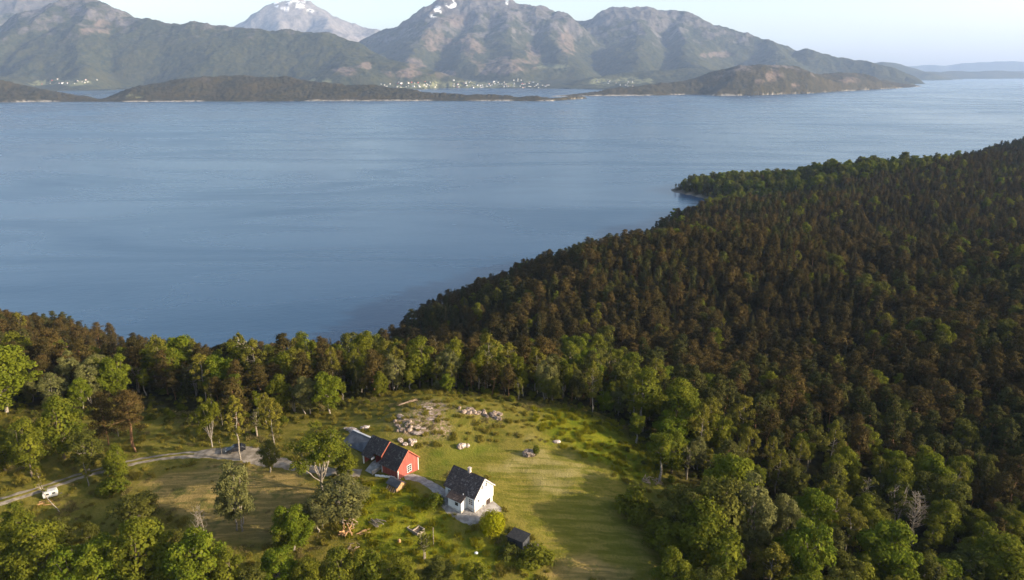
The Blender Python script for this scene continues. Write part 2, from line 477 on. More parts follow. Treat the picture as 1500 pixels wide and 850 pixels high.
mown_g = g.mix(g.ramp(n3, 0.42, 0.66, 0, 0.45), mown_g, (0.11, 0.115, 0.018))
mown_g = g.mix(g.ramp(n2, 0.45, 0.7, 0, 0.5), mown_g, (0.20, 0.185, 0.030))
tan_g = g.mix(g.ramp(streak, 0.42, 0.60), (0.23, 0.175, 0.055), (0.40, 0.275, 0.095))
tan_g = g.mix(g.ramp(n2, 0.5, 0.66, 0, 0.8), tan_g, (0.14, 0.14, 0.035))
lawn_g = g.mix(g.ramp(n2, 0.35, 0.65), (0.125, 0.150, 0.018), (0.195, 0.185, 0.030))
pale_g = g.mix(g.ramp(n2, 0.35, 0.6), (0.28, 0.235, 0.075), (0.37, 0.30, 0.12))
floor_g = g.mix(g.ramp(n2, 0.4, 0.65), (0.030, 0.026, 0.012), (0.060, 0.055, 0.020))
rocky_g = g.mix(g.ramp(n3, 0.45, 0.6), (0.11, 0.12, 0.03), (0.26, 0.19, 0.10))
c = g.mix(g.attr('lush').outputs['Fac'], rough_g, lush_g)
c = g.mix(g.attr('knoll').outputs['Fac'], c, rocky_g)
n5 = g.noise(0.9, 5, 0.7, pos)
c = g.mix(g.math('MULTIPLY', g.attr('slab').outputs['Fac'], g.ramp(n5, 0.44, 0.56, 0.0, 0.9)), c, g.mix(g.ramp(n3, 0.4, 0.6), (0.25, 0.165, 0.115), (0.42, 0.31, 0.25)))
c = g.mix(g.attr('lawn').outputs['Fac'], c, lawn_g)
c = g.mix(g.attr('mown').outputs['Fac'], c, mown_g)
c = g.mix(g.math('MULTIPLY', g.attr('pale').outputs['Fac'], g.ramp(mow, 0.35, 0.6, 0.15, 0.8)), c, pale_g)
c = g.mix(g.attr('tan').outputs['Fac'], c, tan_g)
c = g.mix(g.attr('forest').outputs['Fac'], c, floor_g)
c = g.mix(g.attr('strand').outputs['Fac'], c, (0.25, 0.22, 0.19))
g.color(g.mix(1.0, c, (0.72, 0.72, 0.72), 'MULTIPLY'))
g.bump(g.math('ADD', g.math('MULTIPLY', n3, 0.8), n2), 0.8, 0.4)
M['land'] = g.mat
V = np.stack([gx, gy, GZ], -1).reshape(-1, 3)
me = quad_mesh('ground', V, Q, M['land'], smooth=True)
lush_m = np.maximum(mask(LUSH, 2, 4), mask(LUSH2, 3, 4, 6))
for nm, arr in (('lush', lush_m), ('mown', mask(MOWN, 1.2, 1.0)), ('tan', np.maximum(mask(TAN, 1.5, 3), mask(DRY, 1.5, 2))), ('lawn', mask(LAWN, 1.5, 2)), ('pale', mask(PALE, 3, 6) * 0.95),
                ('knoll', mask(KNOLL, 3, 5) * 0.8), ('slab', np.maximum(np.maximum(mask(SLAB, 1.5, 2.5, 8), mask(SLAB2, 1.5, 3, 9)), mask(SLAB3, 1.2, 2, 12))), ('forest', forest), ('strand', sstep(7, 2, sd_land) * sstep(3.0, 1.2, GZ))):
    a = me.attributes.new(nm, 'FLOAT', 'POINT'); a.data.foreach_set('value', arr.astype(np.float32).ravel())
tag(link(bpy.data.objects.new('ground', me)), 'grassy farm clearing and wooded slopes falling to the fjord', 'ground', kind='structure')

# gravel road, path and yard: draped strips
def strip(name, pxs, mat, label, off=0.07, jit=0.25):
    P = []
    for px, py, w in pxs:
        x, y, z, t = ground(px, py); P.append((x, y, w))
    P = np.array(P)
    d = np.r_[0, np.cumsum(np.hypot(np.diff(P[:, 0]), np.diff(P[:, 1])))]
    s = np.arange(0, d[-1], 0.5)
    def sm(k):
        a = np.interp(s, d, P[:, k]); w = 9
        ap = np.r_[np.full(w, a[0]), a, np.full(w, a[-1])]
        return np.convolve(ap, np.ones(w) / w, 'same')[w:-w]
    X, Y, W = sm(0), sm(1), sm(2)
    tx, ty = np.gradient(X), np.gradient(Y); L = np.hypot(tx, ty) + 1e-9
    nx, ny = -ty / L, tx / L
    K = 9; V = []
    for k in range(K):
        f = k / (K - 1) * 2 - 1
        e = W / 2 * f + (jit * np.sign(f) * (fbm(s / 2.2, s * 0 + k // (K - 1) * 7.3 + len(P), 4, 3) * 1.6 - .1) if k in (0, K - 1) else 0)
        x, y = X + nx * e, Y + ny * e
        z = H(x, y) + (off if k not in (0, K - 1) else 0.0)
        V.append(np.stack([x, y, z], -1))
    V = np.stack(V, 1)
    ii = np.arange(len(s) * K).reshape(len(s), K)
    Qs = np.stack([ii[:-1, :-1], ii[:-1, 1:], ii[1:, 1:], ii[1:, :-1]], -1).reshape(-1, 4)
    me = quad_mesh(name, V.reshape(-1, 3), Qs[:, ::-1], mat, smooth=True)
    return tag(link(bpy.data.objects.new(name, me)), label, name, kind='structure')
strip('road', [(-40,748,2.6),(0,735,2.6),(50,720,2.5),(95,704,2.5),(150,688,2.5),(200,676,2.6),(250,668,2.8),(300,664,3.6),(340,663,5.5),(370,667,6.5),(400,676,4.5),(440,686,2.8),(490,692,2.6),(535,693,3.0)],
      M['gravel'], 'pale gravel farm road curving in from the left')
strip('grass_strip', [(-40,748,0.7),(0,735,0.8),(50,720,0.7),(95,704,0.8),(150,688,0.7),(200,676,0.8),(250,668,0.9),(290,665,0.5)], M['land'], 'worn grass strip between the wheel ruts of the farm road', 0.13, 0.16)
strip('path', [(588,700,2.0),(604,697,2.6),(622,705,2.4),(640,716,2.4),(655,727,2.4),(662,738,2.6)], M['yard'], 'grey gravel path between red barn and white house')
strip('yard', [(648,729,2.6),(664,741,4.2),(682,748,5.6),(697,752,6.0),(716,746,4.4),(733,738,2.2)], M['yard'], 'grey gravel yard round the white house', 0.10)
strip('yard_corner', [(686,750,4.4),(695,760,3.6),(701,772,1.6)], M['yard'], 'point of the gravel yard running downhill from the house', 0.13)

# ------------------------------------------------------------------ the fjord
w = NT('water', 0.12, 0.5)
ob = w.co.outputs['Object']
geo = w.n('ShaderNodeNewGeometry')
big = w.noise(0.0022, 4, 0.55, w.vmap((1.0, 0.55, 1), (0, 0, R(15))))
bands = w.noise(0.006, 5, 0.6, w.vmap((0.30, 1.0, 1), (0, 0, R(28))), 1.6)
fine = w.noise(0.11, 4, 0.65, w.vmap((0.55, 1.0, 1), (0, 0, R(-20))))
finer = w.noise(0.5, 3, 0.6, w.vmap((0.6, 1.0, 1), (0, 0, R(20))))
w.color(w.mix(w.ramp(big, 0.35, 0.65), (0.009, 0.036, 0.080), (0.012, 0.044, 0.092)))
rgh = w.math('ADD', w.ramp(bands, 0.38, 0.68, 0.21, 0.28), w.ramp(big, 0.3, 0.7, 0.0, 0.06))
w.l(rgh, w.p.inputs['Roughness'])
w.p.inputs['IOR'].default_value = 1.40
hh = w.math('ADD', w.math('MULTIPLY', fine, 1.0), w.math('MULTIPLY', finer, 0.35))
bp = w.n('ShaderNodeBump'); bp.inputs['Distance'].default_value = 1.3
w.l(w.ramp(bands, 0.3, 0.7, 0.12, 0.18), bp.inputs['Strength'])
w.l(hh, bp.inputs['Height']); w.l(bp.outputs[0], w.p.inputs['Normal'])
M['water'] = w.mat
b = MB(); b.add([(-32000, -3000, 0), (32000, -3000, 0), (32000, 31000, 0), (-32000, 31000, 0)], [(0, 1, 2, 3)])
tag(b.build('water', M['water']), 'calm blue fjord with wind streaks', 'water', kind='structure')
# ------------------------------------------------------------------ far land: ridge skeletons turned into height fields
def ridge_line(p):
    return np.array([along(a, b, t) for a, b, t in p])
def height_field(name, pxr, tr, ncol, nrow, ridges, post, mat, label, marks=None, warp=1.0):
    cols = np.linspace(pxr[0], pxr[1], ncol); rows = np.geomspace(tr[0], tr[1], nrow)
    PXX, T = np.meshgrid(cols, rows)
    X = (PXX - 750) / FPX * T; Y = T * 1.035
    wob = 1 + 0.20 * fbm(X / 900, Y / 900, 21, 4)
    wx = X + 170 * fbm(X / 1300, Y / 1300, 23, 3) * warp; wy = Y + 170 * fbm(X / 1300, Y / 1300, 27, 3) * warp
    acc = np.zeros(X.shape); KS = 26.0 * warp + 4
    for pts3, slope, pw in ridges:
        q = ridge_line(pts3); best = np.full(X.shape, -1e9)
        for i in range(len(q) - 1):
            d, tt = seg_dist(wx, wy, q[i, 0], q[i, 1], q[i + 1, 0], q[i + 1, 1])
            z = q[i, 2] + (q[i + 1, 2] - q[i, 2]) * tt
            d = np.sqrt(d * d + (90 * warp) ** 2) - 90 * warp
            best = np.maximum(best, z - slope * 100 * (d / 100) ** pw * wob)
        acc += np.exp(np.clip(best / KS, -40, 90))
    hgt = np.maximum(KS * np.log(acc + 1e-12), -60)
    hgt = post(X, Y, PXX, T, hgt)
    idx = np.arange(ncol * nrow).reshape(nrow, ncol)
    Q = np.stack([idx[:-1, :-1], idx[:-1, 1:], idx[1:, 1:], idx[1:, :-1]], -1).reshape(-1, 4)
    keep = (hgt.ravel()[Q] > -15).any(1)
    Q = Q[keep]
    used, inv = np.unique(Q.ravel(), return_inverse=True)
    V = np.stack([X, Y, hgt], -1).reshape(-1, 3)[used]
    me = quad_mesh(name, V, inv.reshape(-1, 4), mat, smooth=True)
    sx, sy, st = project(X, Y, hgt)
    if marks:
        for nm, fn in marks.items():
            a = me.attributes.new(nm, 'FLOAT', 'POINT'); a.data.foreach_set('value', fn(X, Y, sx, sy, hgt).astype(np.float32).ravel()[used])
    o = tag(link(bpy.data.objects.new(name, me)), label, name, kind='structure')
    return o, dict(sx=sx, sy=sy, X=X, Y=Y, Z=hgt, cols=cols)

def far_mat(name, forest1, forest2, rock1, rock2, treeline, snow=False, grain=0.02, speck=0.04, grainy=(0.012, 0.012, 0.0022)):
    m = NT(name, 0.95, 0.05)
    pos = m.co.outputs['Object']
    geo = m.n('ShaderNodeNewGeometry')
    sepp = m.n('ShaderNodeSeparateXYZ'); m.l(pos, sepp.inputs[0])
    sepn = m.n('ShaderNodeSeparateXYZ'); m.l(geo.outputs['Normal'], sepn.inputs[0])
    n1 = m.noise(0.0016, 5, 0.6); n2 = m.noise(grain, 4, 0.7); n3 = m.noise(0.006, 5, 0.65); n4 = m.noise(speck, 3, 0.7)
    fo = m.mix(m.ramp(n2, 0.38, 0.62), forest1, forest2)
    fo = m.mix(m.ramp(n3, 0.4, 0.65, 0, 0.5), fo, (forest2[0] * 1.3, forest2[1] * 1.15, forest2[2]))
    st = m.noise(1.0, 5, 0.65, m.vmap(grainy))
    ro = m.mix(m.ramp(st, 0.35, 0.65), rock1, rock2)
    ro = m.mix(m.ramp(n4, 0.5, 0.7, 0, 0.5), ro, (rock1[0] * 0.55, rock1[1] * 0.55, rock1[2] * 0.55))
    # bare rock above the tree line and on steep ground
    lvl = m.math('ADD', sepp.outputs[2], m.ramp(n3, 0.25, 0.75, -treeline * 0.5, treeline * 0.5))
    lvl = m.math('ADD', lvl, m.ramp(sepn.outputs[2], 0.85, 0.45, 0.0, treeline * 0.35))
    bare = m.ramp(lvl, treeline * 0.8, treeline * 1.25)
    bare = m.math('MULTIPLY', bare, m.ramp(n4, 0.3, 0.55, 0.45, 1.0))
    c = m.mix(bare, fo, ro)
    c = m.mix(m.math('MULTIPLY', m.attr('scree').outputs['Fac'], m.math('MULTIPLY', m.ramp(n3, 0.3, 0.55, 0.2, 0.9), m.ramp(n4, 0.4, 0.55, 0.4, 1.0))), c, (0.175, 0.132, 0.105))
    c = m.mix(m.math('MULTIPLY', m.attr('fields').outputs['Fac'], m.ramp(n4, 0.40, 0.56)), c, (0.165, 0.170, 0.085))
    c = m.mix(m.math('MULTIPLY', m.attr('tide').outputs['Fac'], m.ramp(n2, 0.35, 0.55)), c, (0.42, 0.38, 0.33))
    if snow:
        c = m.mix(m.math('MULTIPLY', m.attr('snow').outputs['Fac'], m.ramp(n3, 0.45, 0.52)), c, (0.85, 0.86, 0.88))
    m.color(m.mix(1.0, c, (0.74, 0.74, 0.74), 'MULTIPLY'))
    m.bump(m.math('ADD', n2, n4), 0.7, 9.0)
    return m.mat

def blob(*els):
    """soft patches of ground given as (px, py, rx, ry) of the photograph"""
    def f(X, Y, sx, sy, z):
        r = np.zeros(X.shape)
        w = 0.62 * fbm(X / 120, Y / 220, 77, 4)
        for a, b, rx, ry in els:
            r = np.maximum(r, sstep(1.25, 0.75, np.hypot((sx - a) / rx, (sy - b) / ry) + w))
        return r
    return f
tide = lambda X, Y, sx, sy, z: sstep(7.0, 2.5, z)
none = lambda X, Y, sx, sy, z: np.zeros(X.shape)

# -- the low wooded peninsula in front
def post_pen(X, Y, PXX, T, h):
    k = sstep(0, 25, h)
    h = h + k * (fbm(X / 170, Y / 170, 31, 4) * 11 + fbm(X / 24, Y / 24, 35, 2) * 3.6)
    sh = np.interp(PXX, [-300, 0, 150, 300, 500, 700, 800, 825, 865, 900, 1000, 1100, 1180, 1217, 1250, 1300, 1345, 1400], [3300, 3330, 3390, 3400, 3440, 3490, 3520, 3680, 3960, 4080, 4300, 4380, 4760, 5150, 5490, 6050, 6550, 7000])
    sh = sh + 40 * fbm(X / 130, Y / 130, 41, 4)
    h = np.minimum(h, (T - sh) * 0.42 + 1.5 + 2 * fbm(X / 24, Y / 24, 37, 2))
    return np.where(T > sh, np.maximum(h, -30), -40)
pen_mat = far_mat('peninsula_wood', (0.026, 0.026, 0.012), (0.056, 0.047, 0.022), (0.085, 0.075, 0.068), (0.19, 0.165, 0.15), 200, grain=0.045, speck=0.03, grainy=(0.03, 0.03, 0.02))
pen, penD = height_field('peninsula', (-300, 1420), (3200, 8200), 1700, 210, [
    ([(-400,112,3700),(-100,116,3700),(0,118,3650),(30,126,3620),(60,133,3600),(130,143,3560),(180,139,3600),(230,122,3750),(290,113,3850),(350,111,3900),(420,114,3900),(470,120,3850),(540,126,3800),(600,131,3750),(640,137,3700),(720,139,3680),(790,141,3660),(818,141.5,3740),(850,141.5,3900)], 0.30, 1.0),
    ([(0,120,4100),(60,134,4000),(120,140,3900)], 0.25, 1.0),
    ([(812,140.5,4240),(835,139,4300),(880,133,4400),(930,127,4500),(980,122,4700),(1030,112,4800),(1060,103,4800),(1085,97,4800),(1130,94,4950),(1165,98,5150),(1190,109,5400),(1205,110,5550),(1230,106,5800),(1260,108,6100),(1285,117,6350),(1310,121.5,6600),(1345,125,7000)], 0.36, 1.0),
    ([(1085,98,4800),(1075,120,4560),(1050,134,4400)], 0.5, 1.0), ([(1140,96,4950),(1158,118,4800)], 0.5, 1.0), ([(1232,107,5800),(1228,122,5500)], 0.5, 1.0),
], post_pen, pen_mat, warp=0.25, label='low wooded peninsula across the fjord with a rocky knob at its right end',
    marks={'scree': blob((1135,112,13,6), (1112,120,8,4), (1165,125,7,3), (1245,117,14,4)), 'fields': blob((205,143,9,2.0), (190,141,6,2)), 'tide': lambda X, Y, sx, sy, z: sstep(6.5, 2.5, z) * sstep(-0.2, 0.3, fbm(X / 210, Y / 210, 51, 3)), 'snow': none})

# -- the mountains behind it
SH_X = [-300, 0, 60, 130, 210, 330, 560, 600, 640, 700, 800, 850, 900, 1000, 1200, 1310, 1345, 1360]
SH_T = [5200, 5200, 5300, 5500, 5900, 5400, 5500, 5800, 6150, 6250, 6100, 5900, 5600, 5600, 6200, 7200, 7900, 9000]
def post_mtn(X, Y, PXX, T, h):
    sh = np.interp(PXX, SH_X, SH_T) + 60 * fbm(X / 300, Y / 300, 61, 3)
    plain = np.where(PXX < 1318, np.clip((T - sh) * 0.055, -30, 75), -40)
    h = np.maximum(h, plain + 10 * fbm(X / 220, Y / 220, 63, 3))
    k = sstep(40, 420, h)
    h = h + k * (ridged(X / 620, Y / 620, 71, 5) - 0.9) * (8 + 0.026 * np.maximum(h, 0)) + k * (ridged(X / 240, Y / 240, 73, 3) - 0.8) * (3 + 0.009 * np.maximum(h, 0)) + sstep(10, 120, h) * fbm(X / 90, Y / 90, 75, 4) * 9
    h = np.minimum(h, (T - sh) * 0.9 + 2)
    return np.where(T > sh, np.where(PXX < 1318, np.maximum(h, 1.0), np.maximum(h - 6, -40)), -40)
mtn_mat = far_mat('mountain_slopes', (0.018, 0.026, 0.014), (0.052, 0.054, 0.024), (0.085, 0.079, 0.078), (0.165, 0.147, 0.140), 700, True, grain=0.03, speck=0.016)
mtn, mtnD = height_field('mountains', (-320, 1420), (5100, 11500), 1500, 330, [
    # left mountain with its shoulder running down to the right
    ([(-300,80,6400),(-60,76,6600),(0,58,6750),(40,38,6850),(75,10,6950),(105,-9,7000),(130,5,7000),(165,24,6950),(230,32,6900),(275,37,6850),(300,38,6850),(350,43,6750),(420,46,6700),(480,52,6600),(520,63,6500),(560,79,6400),(600,91,6300),(640,104,6250),(660,116,6200)], 0.52, 1.0),
    ([(105,-8,7000),(112,45,6450),(120,95,5850)], 0.66, 1.0), ([(38,40,6850),(50,85,6100)], 0.6, 1.0), ([(300,40,6850),(325,75,6250)], 0.55, 1.0), ([(480,55,6600),(505,85,6150)], 0.55, 1.0),
    # ridge behind it at the left edge
    ([(-320,-20,9500),(-60,-50,9400),(40,-32,9200),(80,-12,9100),(120,20,9100),(200,50,9100)], 0.6, 1.0),
    # the central massif
    ([(535,66,9500),(555,52,9450),(570,44,9400),(600,22,9300),(620,9,9200),(650,-1,9200),(690,-5,9200),(730,-4,9200),(745,4,9100),(790,10,9100),(815,22,9000),(830,33,9000),(842,45,8900),(852,62,8700),(868,84,8400)], 0.78, 0.96),
    ([(640,2,9200),(625,50,8300),(612,90,7400),(640,116,6900)], 0.62, 1.0), ([(742,2,9100),(735,50,8200),(752,85,7400),(745,110,6900)], 0.60, 1.0),
    ([(815,22,9000),(822,60,8300),(812,95,7400)], 0.62, 1.0), ([(690,-4,9200),(688,40,8500),(700,90,7300)], 0.72, 1.0), ([(570,45,9400),(575,80,8500)], 0.7, 1.0),
    # the right massif falling away to the right
    ([(800,40,10400),(830,32,10000),(860,31,9900),(872,24,9800),(885,18,9700),(903,11,9600),(925,9,9500),(955,13,9500),(985,17,9500),(1000,22,9400),(1040,35,9300),(1080,47,9200),(1120,60,9000),(1168,74,8900),(1182,73,8800),(1220,83,8700),(1260,89,8600),(1290,98,8500),(1310,108,8400),(1322,113,8300)], 0.60, 1.0),
    ([(920,10,9500),(934,50,8600),(945,88,7600)], 0.62, 1.0), ([(1000,23,9400),(1012,62,8500),(1020,95,7500)], 0.66, 1.0), ([(1120,61,9000),(1140,90,8000)], 0.62, 1.0),
    ([(850,118,6500),(900,108,6800),(960,104,6900),(1010,100,7000),(1070,104,7100),(1180,108,7200),(1290,114,7800)], 0.4, 1.0),
], post_mtn, mtn_mat, 'forested mountains with bare rocky tops and a few snow patches behind the fjord',
    {'scree': blob((735,98,34,12), (780,82,9,16), (610,92,12,8), (595,108,26,6), (505,105,16,6), (535,97,12,5), (655,108,12,5), (640,60,20,14), (690,66,16,14), (830,62,14,16), (150,40,14,8), (130,46,10,5), (1050,80,22,4), (668,30,20,10)),
     'fields': blob((885,120,18,6), (930,119,26,5), (812,97,22,4), (90,121,46,4), (700,124,70,5), (600,126,40,5), (470,118,22,4), (360,118,12,3)),
     'tide': none, 'snow': blob((642,15,6,6), (660,7,7,5), (655,-1,10,3), (743,4,2,3), (634,24,4,2))})
# -- the snowy peak and the blue hills beyond
def post_far(X, Y, PXX, T, h):
    return np.maximum(h + sstep(5, 300, h) * (ridged(X / 1100, Y / 1100, 81, 5) - 0.9) * (8 + 0.03 * np.maximum(h, 0)), -40)
peak_mat = far_mat('peak_rock', (0.05, 0.06, 0.035), (0.09, 0.085, 0.05), (0.15, 0.135, 0.125), (0.28, 0.25, 0.235), 300, True, grain=0.012, speck=0.008)
height_field('snow_peak', (250, 700), (11000, 18000), 420, 150, [
    ([(310,66,14200),(340,50,14100),(352,38,14000),(375,20,14000),(398,13,14000),(412,0,14000),(430,-4,14000),(447,2,14000),(465,14,14000),(490,22,14000),(520,34,14000),(560,45,14000),(610,58,14000),(660,75,14000)], 0.72, 1.0),
    ([(402,10,14000),(412,40,13000),(425,70,12000)], 0.8, 1.0), ([(470,15,14000),(485,45,13000)], 0.7, 1.0), ([(352,38,14000),(340,60,13200)], 0.8, 1.0)], post_far, peak_mat,
    'distant grey peak with snow on its summit', {'scree': none, 'fields': none, 'tide': none, 'snow': blob((430,-1,17,6), (418,13,6,3), (442,9,8,3), (405,5,3,5), (455,16,5,2))})
hill_mat = far_mat('far_hill_slopes', (0.035, 0.045, 0.025), (0.06, 0.065, 0.035), (0.16, 0.14, 0.12), (0.24, 0.21, 0.19), 900, False, grain=0.008, speck=0.006)
def post_hill(X, Y, PXX, T, h):
    return np.maximum(h + sstep(2, 60, h) * fbm(X / 500, Y / 500, 91, 4) * 12, -40)
height_field('hills', (1240, 1760), (10500, 26000), 500, 150, [
    ([(1240,96,12500),(1275,92,12300),(1292,91,12200),(1312,93,12200),(1335,100,12400),(1345,104,12600),(1372,106,13000)], 0.30, 1.0),
    ([(1370,107,14200),(1395,104,14000),(1415,105,14000),(1440,104,14200),(1465,103,14500),(1490,107,14600)], 0.2, 1.0), ([(1480,105,16500),(1560,103,16500),(1760,104,16500)], 0.15, 1.0),
    ([(1300,98,22000),(1340,97,22000),(1360,95,22000),(1385,96.5,22000),(1410,92.5,22000),(1450,90.5,22000),(1480,90,22000),(1520,92,22000),(1600,90,22000),(1760,95,22000)], 0.28, 1.0)],
    post_hill, hill_mat, warp=0.5, label='faint blue hills and islets at the end of the fjord', marks={'scree': none, 'fields': none, 'tide': none, 'snow': none})

# ------------------------------------------------------------------ the air
hz = bpy.data.materials.new('haze'); hz.use_nodes = True
ht = hz.node_tree
for nd in list(ht.nodes):
    if nd.type != 'OUTPUT_MATERIAL':
        ht.nodes.remove(nd)
pv = ht.nodes.new('ShaderNodeVolumePrincipled')
pv.inputs['Color'].default_value = (0.50, 0.67, 1.0, 1)
pv.inputs['Density'].default_value = 3.3e-5
pv.inputs['Anisotropy'].default_value = 0.0
ht.links.new(pv.outputs[0], ht.nodes['Material Output'].inputs['Volume'])
b = MB(); b.box(-32500, 32500, -3500, 31200, -62, 1500)
hazeo = tag(b.build('haze', hz), 'thin blue summer haze over the fjord', 'haze', kind='stuff')

# ------------------------------------------------------------------ the village on the far shore
roofs = [plain('village_roof_dark', (0.05, 0.05, 0.055), (0.09, 0.085, 0.085), 0.5), plain('village_roof_red', (0.20, 0.07, 0.05), (0.27, 0.11, 0.08), 0.5)]
walls = [plain('village_wall_white', (0.42, 0.42, 0.41), (0.54, 0.53, 0.52), 0.02), plain('village_wall_cream', (0.36, 0.34, 0.29), (0.46, 0.43, 0.37), 0.02), plain('village_wall_red', (0.30, 0.07, 0.05), (0.40, 0.10, 0.07), 0.5), plain('village_wall_grey', (0.25, 0.25, 0.25), (0.36, 0.36, 0.36), 0.02)]
vprot = []
for i, (w_, r_, L, W, Hh) in enumerate([(0,0,13,9,6.5),(0,1,14,9,6),(1,0,12,9,6),(2,0,14,9,6),(3,0,16,11,7),(0,0,22,12,8)]):
    m = MB(); m.box(-L/2, L/2, -W/2, W/2, -4, Hh)
    m.cur = 1; e = 0.6
    m.prism([(-L/2-e, -W/2-e, Hh), (-L/2-e, W/2+e, Hh), (-L/2-e, 0, Hh+W*0.42)], (L+2*e, 0, 0))
    me = m.build('village_house', [walls[w_], roofs[r_]]); vprot.append(me.data); bpy.data.objects.remove(me)
def on_far(D, px, py):
    c = int(np.argmin(np.abs(D['cols'] - px)))
    k = np.where(D['sy'][:, c] <= py)[0]
    k = k[D['Z'][k, c] > 0.5] if len(k) else k
    if not len(k): return None
    k = k[0]
    return D['X'][k, c], D['Y'][k, c], D['Z'][k, c]
rv = random.Random(5)
def village(n, x0, x1, y0, y1, label, grp, bias=1.0):
    k = 0; tries = 0
    while k < n and tries < n * 8:
        tries += 1
        px = rv.uniform(x0, x1); py = y0 + (y1 - y0) * rv.random() ** bias
        p = on_far(mtnD, px, py)
        if p is None: continue
        o = bpy.data.objects.new('village_house', vprot[rv.choice([0,0,0,1,1,2,2,3,4,5])])
        o.location = p; o.rotation_euler = (0, 0, rv.uniform(-1.2, 1.2)); s = rv.uniform(0.6, 1.05); o.scale = (s, s, s)
        COL.objects.link(o); tag(o, label, 'house', grp); k += 1
village(95, 664, 806, 117.5, 129.5, 'small pale house in the main village at the mountain foot across the fjord', 'houses in the main village', 0.6)
village(38, 560, 640, 120, 130.5, 'small pale house in the village cluster left of the inner bay', 'houses left of the inner bay', 0.7)
village(16, 52, 152, 115, 126, 'small house by the pale fields far left below the mountain', 'houses by the far left fields')
village(12, 862, 955, 117, 127, 'small house among the fields right of the main village', 'houses right of the main village')
# small motorboat on the fjord
def boat(px, py):
    x, y = at(px, py, 0)
    t = empty('motorboat', (x, y, 0.0), R(160)); t.scale = (1.6, 1.6, 1.6)
    hull = [(-3.5,-1.2),(1.5,-1.2),(3.6,0),(1.5,1.2),(-3.5,1.2)]
    m = MB(); m.prism([(a, c, -0.3) for a, c in hull], (0, 0, 1.4)); m.build('hull', M['white'], t)
    m = MB(); m.box(-1.2, 1.0, -0.8, 0.8, 1.1, 2.4); m.build('cabin', M['caravan'], t)
    m = MB(); m.box(-1.0, 0.7, -0.82, 0.82, 1.5, 2.1); m.build('window', M['glass'], t)
    tag(t, 'small white motorboat off the rocky end of the peninsula', 'boat')
boat(1097, 141.5)
# ------------------------------------------------------------------ trees
class Tree:
    """quads of wood and of leaves, kept apart"""
    def __init__(s, seed):
        s.r = np.random.default_rng(seed); s.wv = []; s.wq = []; s.lv = []; s.nl = 0; s.nw = 0
    def limb(s, pts, rad, n=5):
        pts = np.array(pts, float); k = len(pts)
        tang = np.gradient(pts, axis=0); tang /= np.linalg.norm(tang, axis=1)[:, None] + 1e-9
        ref = np.where(np.abs(tang[:, 2:3]) > 0.9, np.array([[1.0, 0, 0]]), np.array([[0, 0, 1.0]]))
        a = np.cross(tang, ref); a /= np.linalg.norm(a, axis=1)[:, None] + 1e-9
        b = np.cross(tang, a)
        an = np.arange(n) * 2 * math.pi / n
        rad = np.asarray(rad, float)
        ring = pts[:, None] + rad[:, None, None] * (np.cos(an)[None, :, None] * a[:, None] + np.sin(an)[None, :, None] * b[:, None])
        s.wv.append(ring.reshape(-1, 3))
        i = np.arange(k * n).reshape(k, n)
        j = np.roll(i, -1, 1)
        s.wq.append(np.stack([i[:-1], j[:-1], j[1:], i[1:]], -1).reshape(-1, 4) + s.nw)
        s.nw += k * n
    def leaves(s, pos, out, size, aspect=0.62, spread=0.5, up=0.25):
        N = len(pos); r = s.r
        nrm = out + r.normal(0, spread, (N, 3)); nrm[:, 2] += up
        nrm /= np.linalg.norm(nrm, axis=1)[:, None] + 1e-9
        t = np.cross(nrm, r.normal(0, 1, (N, 3))); t /= np.linalg.norm(t, axis=1)[:, None] + 1e-9
        b = np.cross(nrm, t)
        sz = (size * r.uniform(0.6, 1.35, N))[:, None]
        s.lv.append(np.stack([pos - t * sz, pos + b * sz * aspect, pos + t * sz, pos - b * sz * aspect], 1))
        s.nl += N
    def clump(s, c, rad, n, size, squash=(1, 1, 1), **kw):
        d = s.r.normal(0, 1, (n, 3)); d /= np.linalg.norm(d, axis=1)[:, None]
        d[:, 2] = np.where(d[:, 2] < -0.35, -d[:, 2] * 0.7, d[:, 2])
        rr = s.r.uniform(0, 1, n) ** 0.38
        p = np.array(c) + d * (rr * rad)[:, None] * np.array(squash)
        s.leaves(p, d, size, **kw)
    def core(s, c, radii, n, size):
        d = s.r.normal(0, 1, (n, 3)); d /= np.linalg.norm(d, axis=1)[:, None]
        s.leaves(np.array(c) + d * np.array(radii) * s.r.uniform(0.8, 1.05, (n, 1)), d, size, 0.8, 0.25, 0.1)
    def wood_mesh(s, name, mat):
        return quad_mesh(name, np.concatenate(s.wv), np.concatenate(s.wq), mat, smooth=True)
    def leaf_mesh(s, name, mat):
        V = np.concatenate(s.lv).reshape(-1, 3)
        return quad_mesh(name, V, np.arange(len(V)).reshape(-1, 4), mat)
    def both_mesh(s, name, wood, leaf):
        W = np.concatenate(s.wv); L = np.concatenate(s.lv).reshape(-1, 3); Qw = np.concatenate(s.wq)
        Ql = np.arange(len(L)).reshape(-1, 4) + len(W)
        return quad_mesh(name, np.concatenate([W, L]), np.concatenate([Qw, Ql]), [wood, leaf], np.r_[np.zeros(len(Qw)), np.ones(len(Ql))], np.r_[np.ones(len(Qw)), np.zeros(len(Ql))])

def bent(r, a, b, k=4, w=0.06):
    a = np.array(a, float); b = np.array(b, float); f = np.linspace(0, 1, k)[:, None]
    p = a + (b - a) * f; L = np.linalg.norm(b - a)
    p[1:-1] += r.normal(0, w * L, (k - 2, 3))
    return p

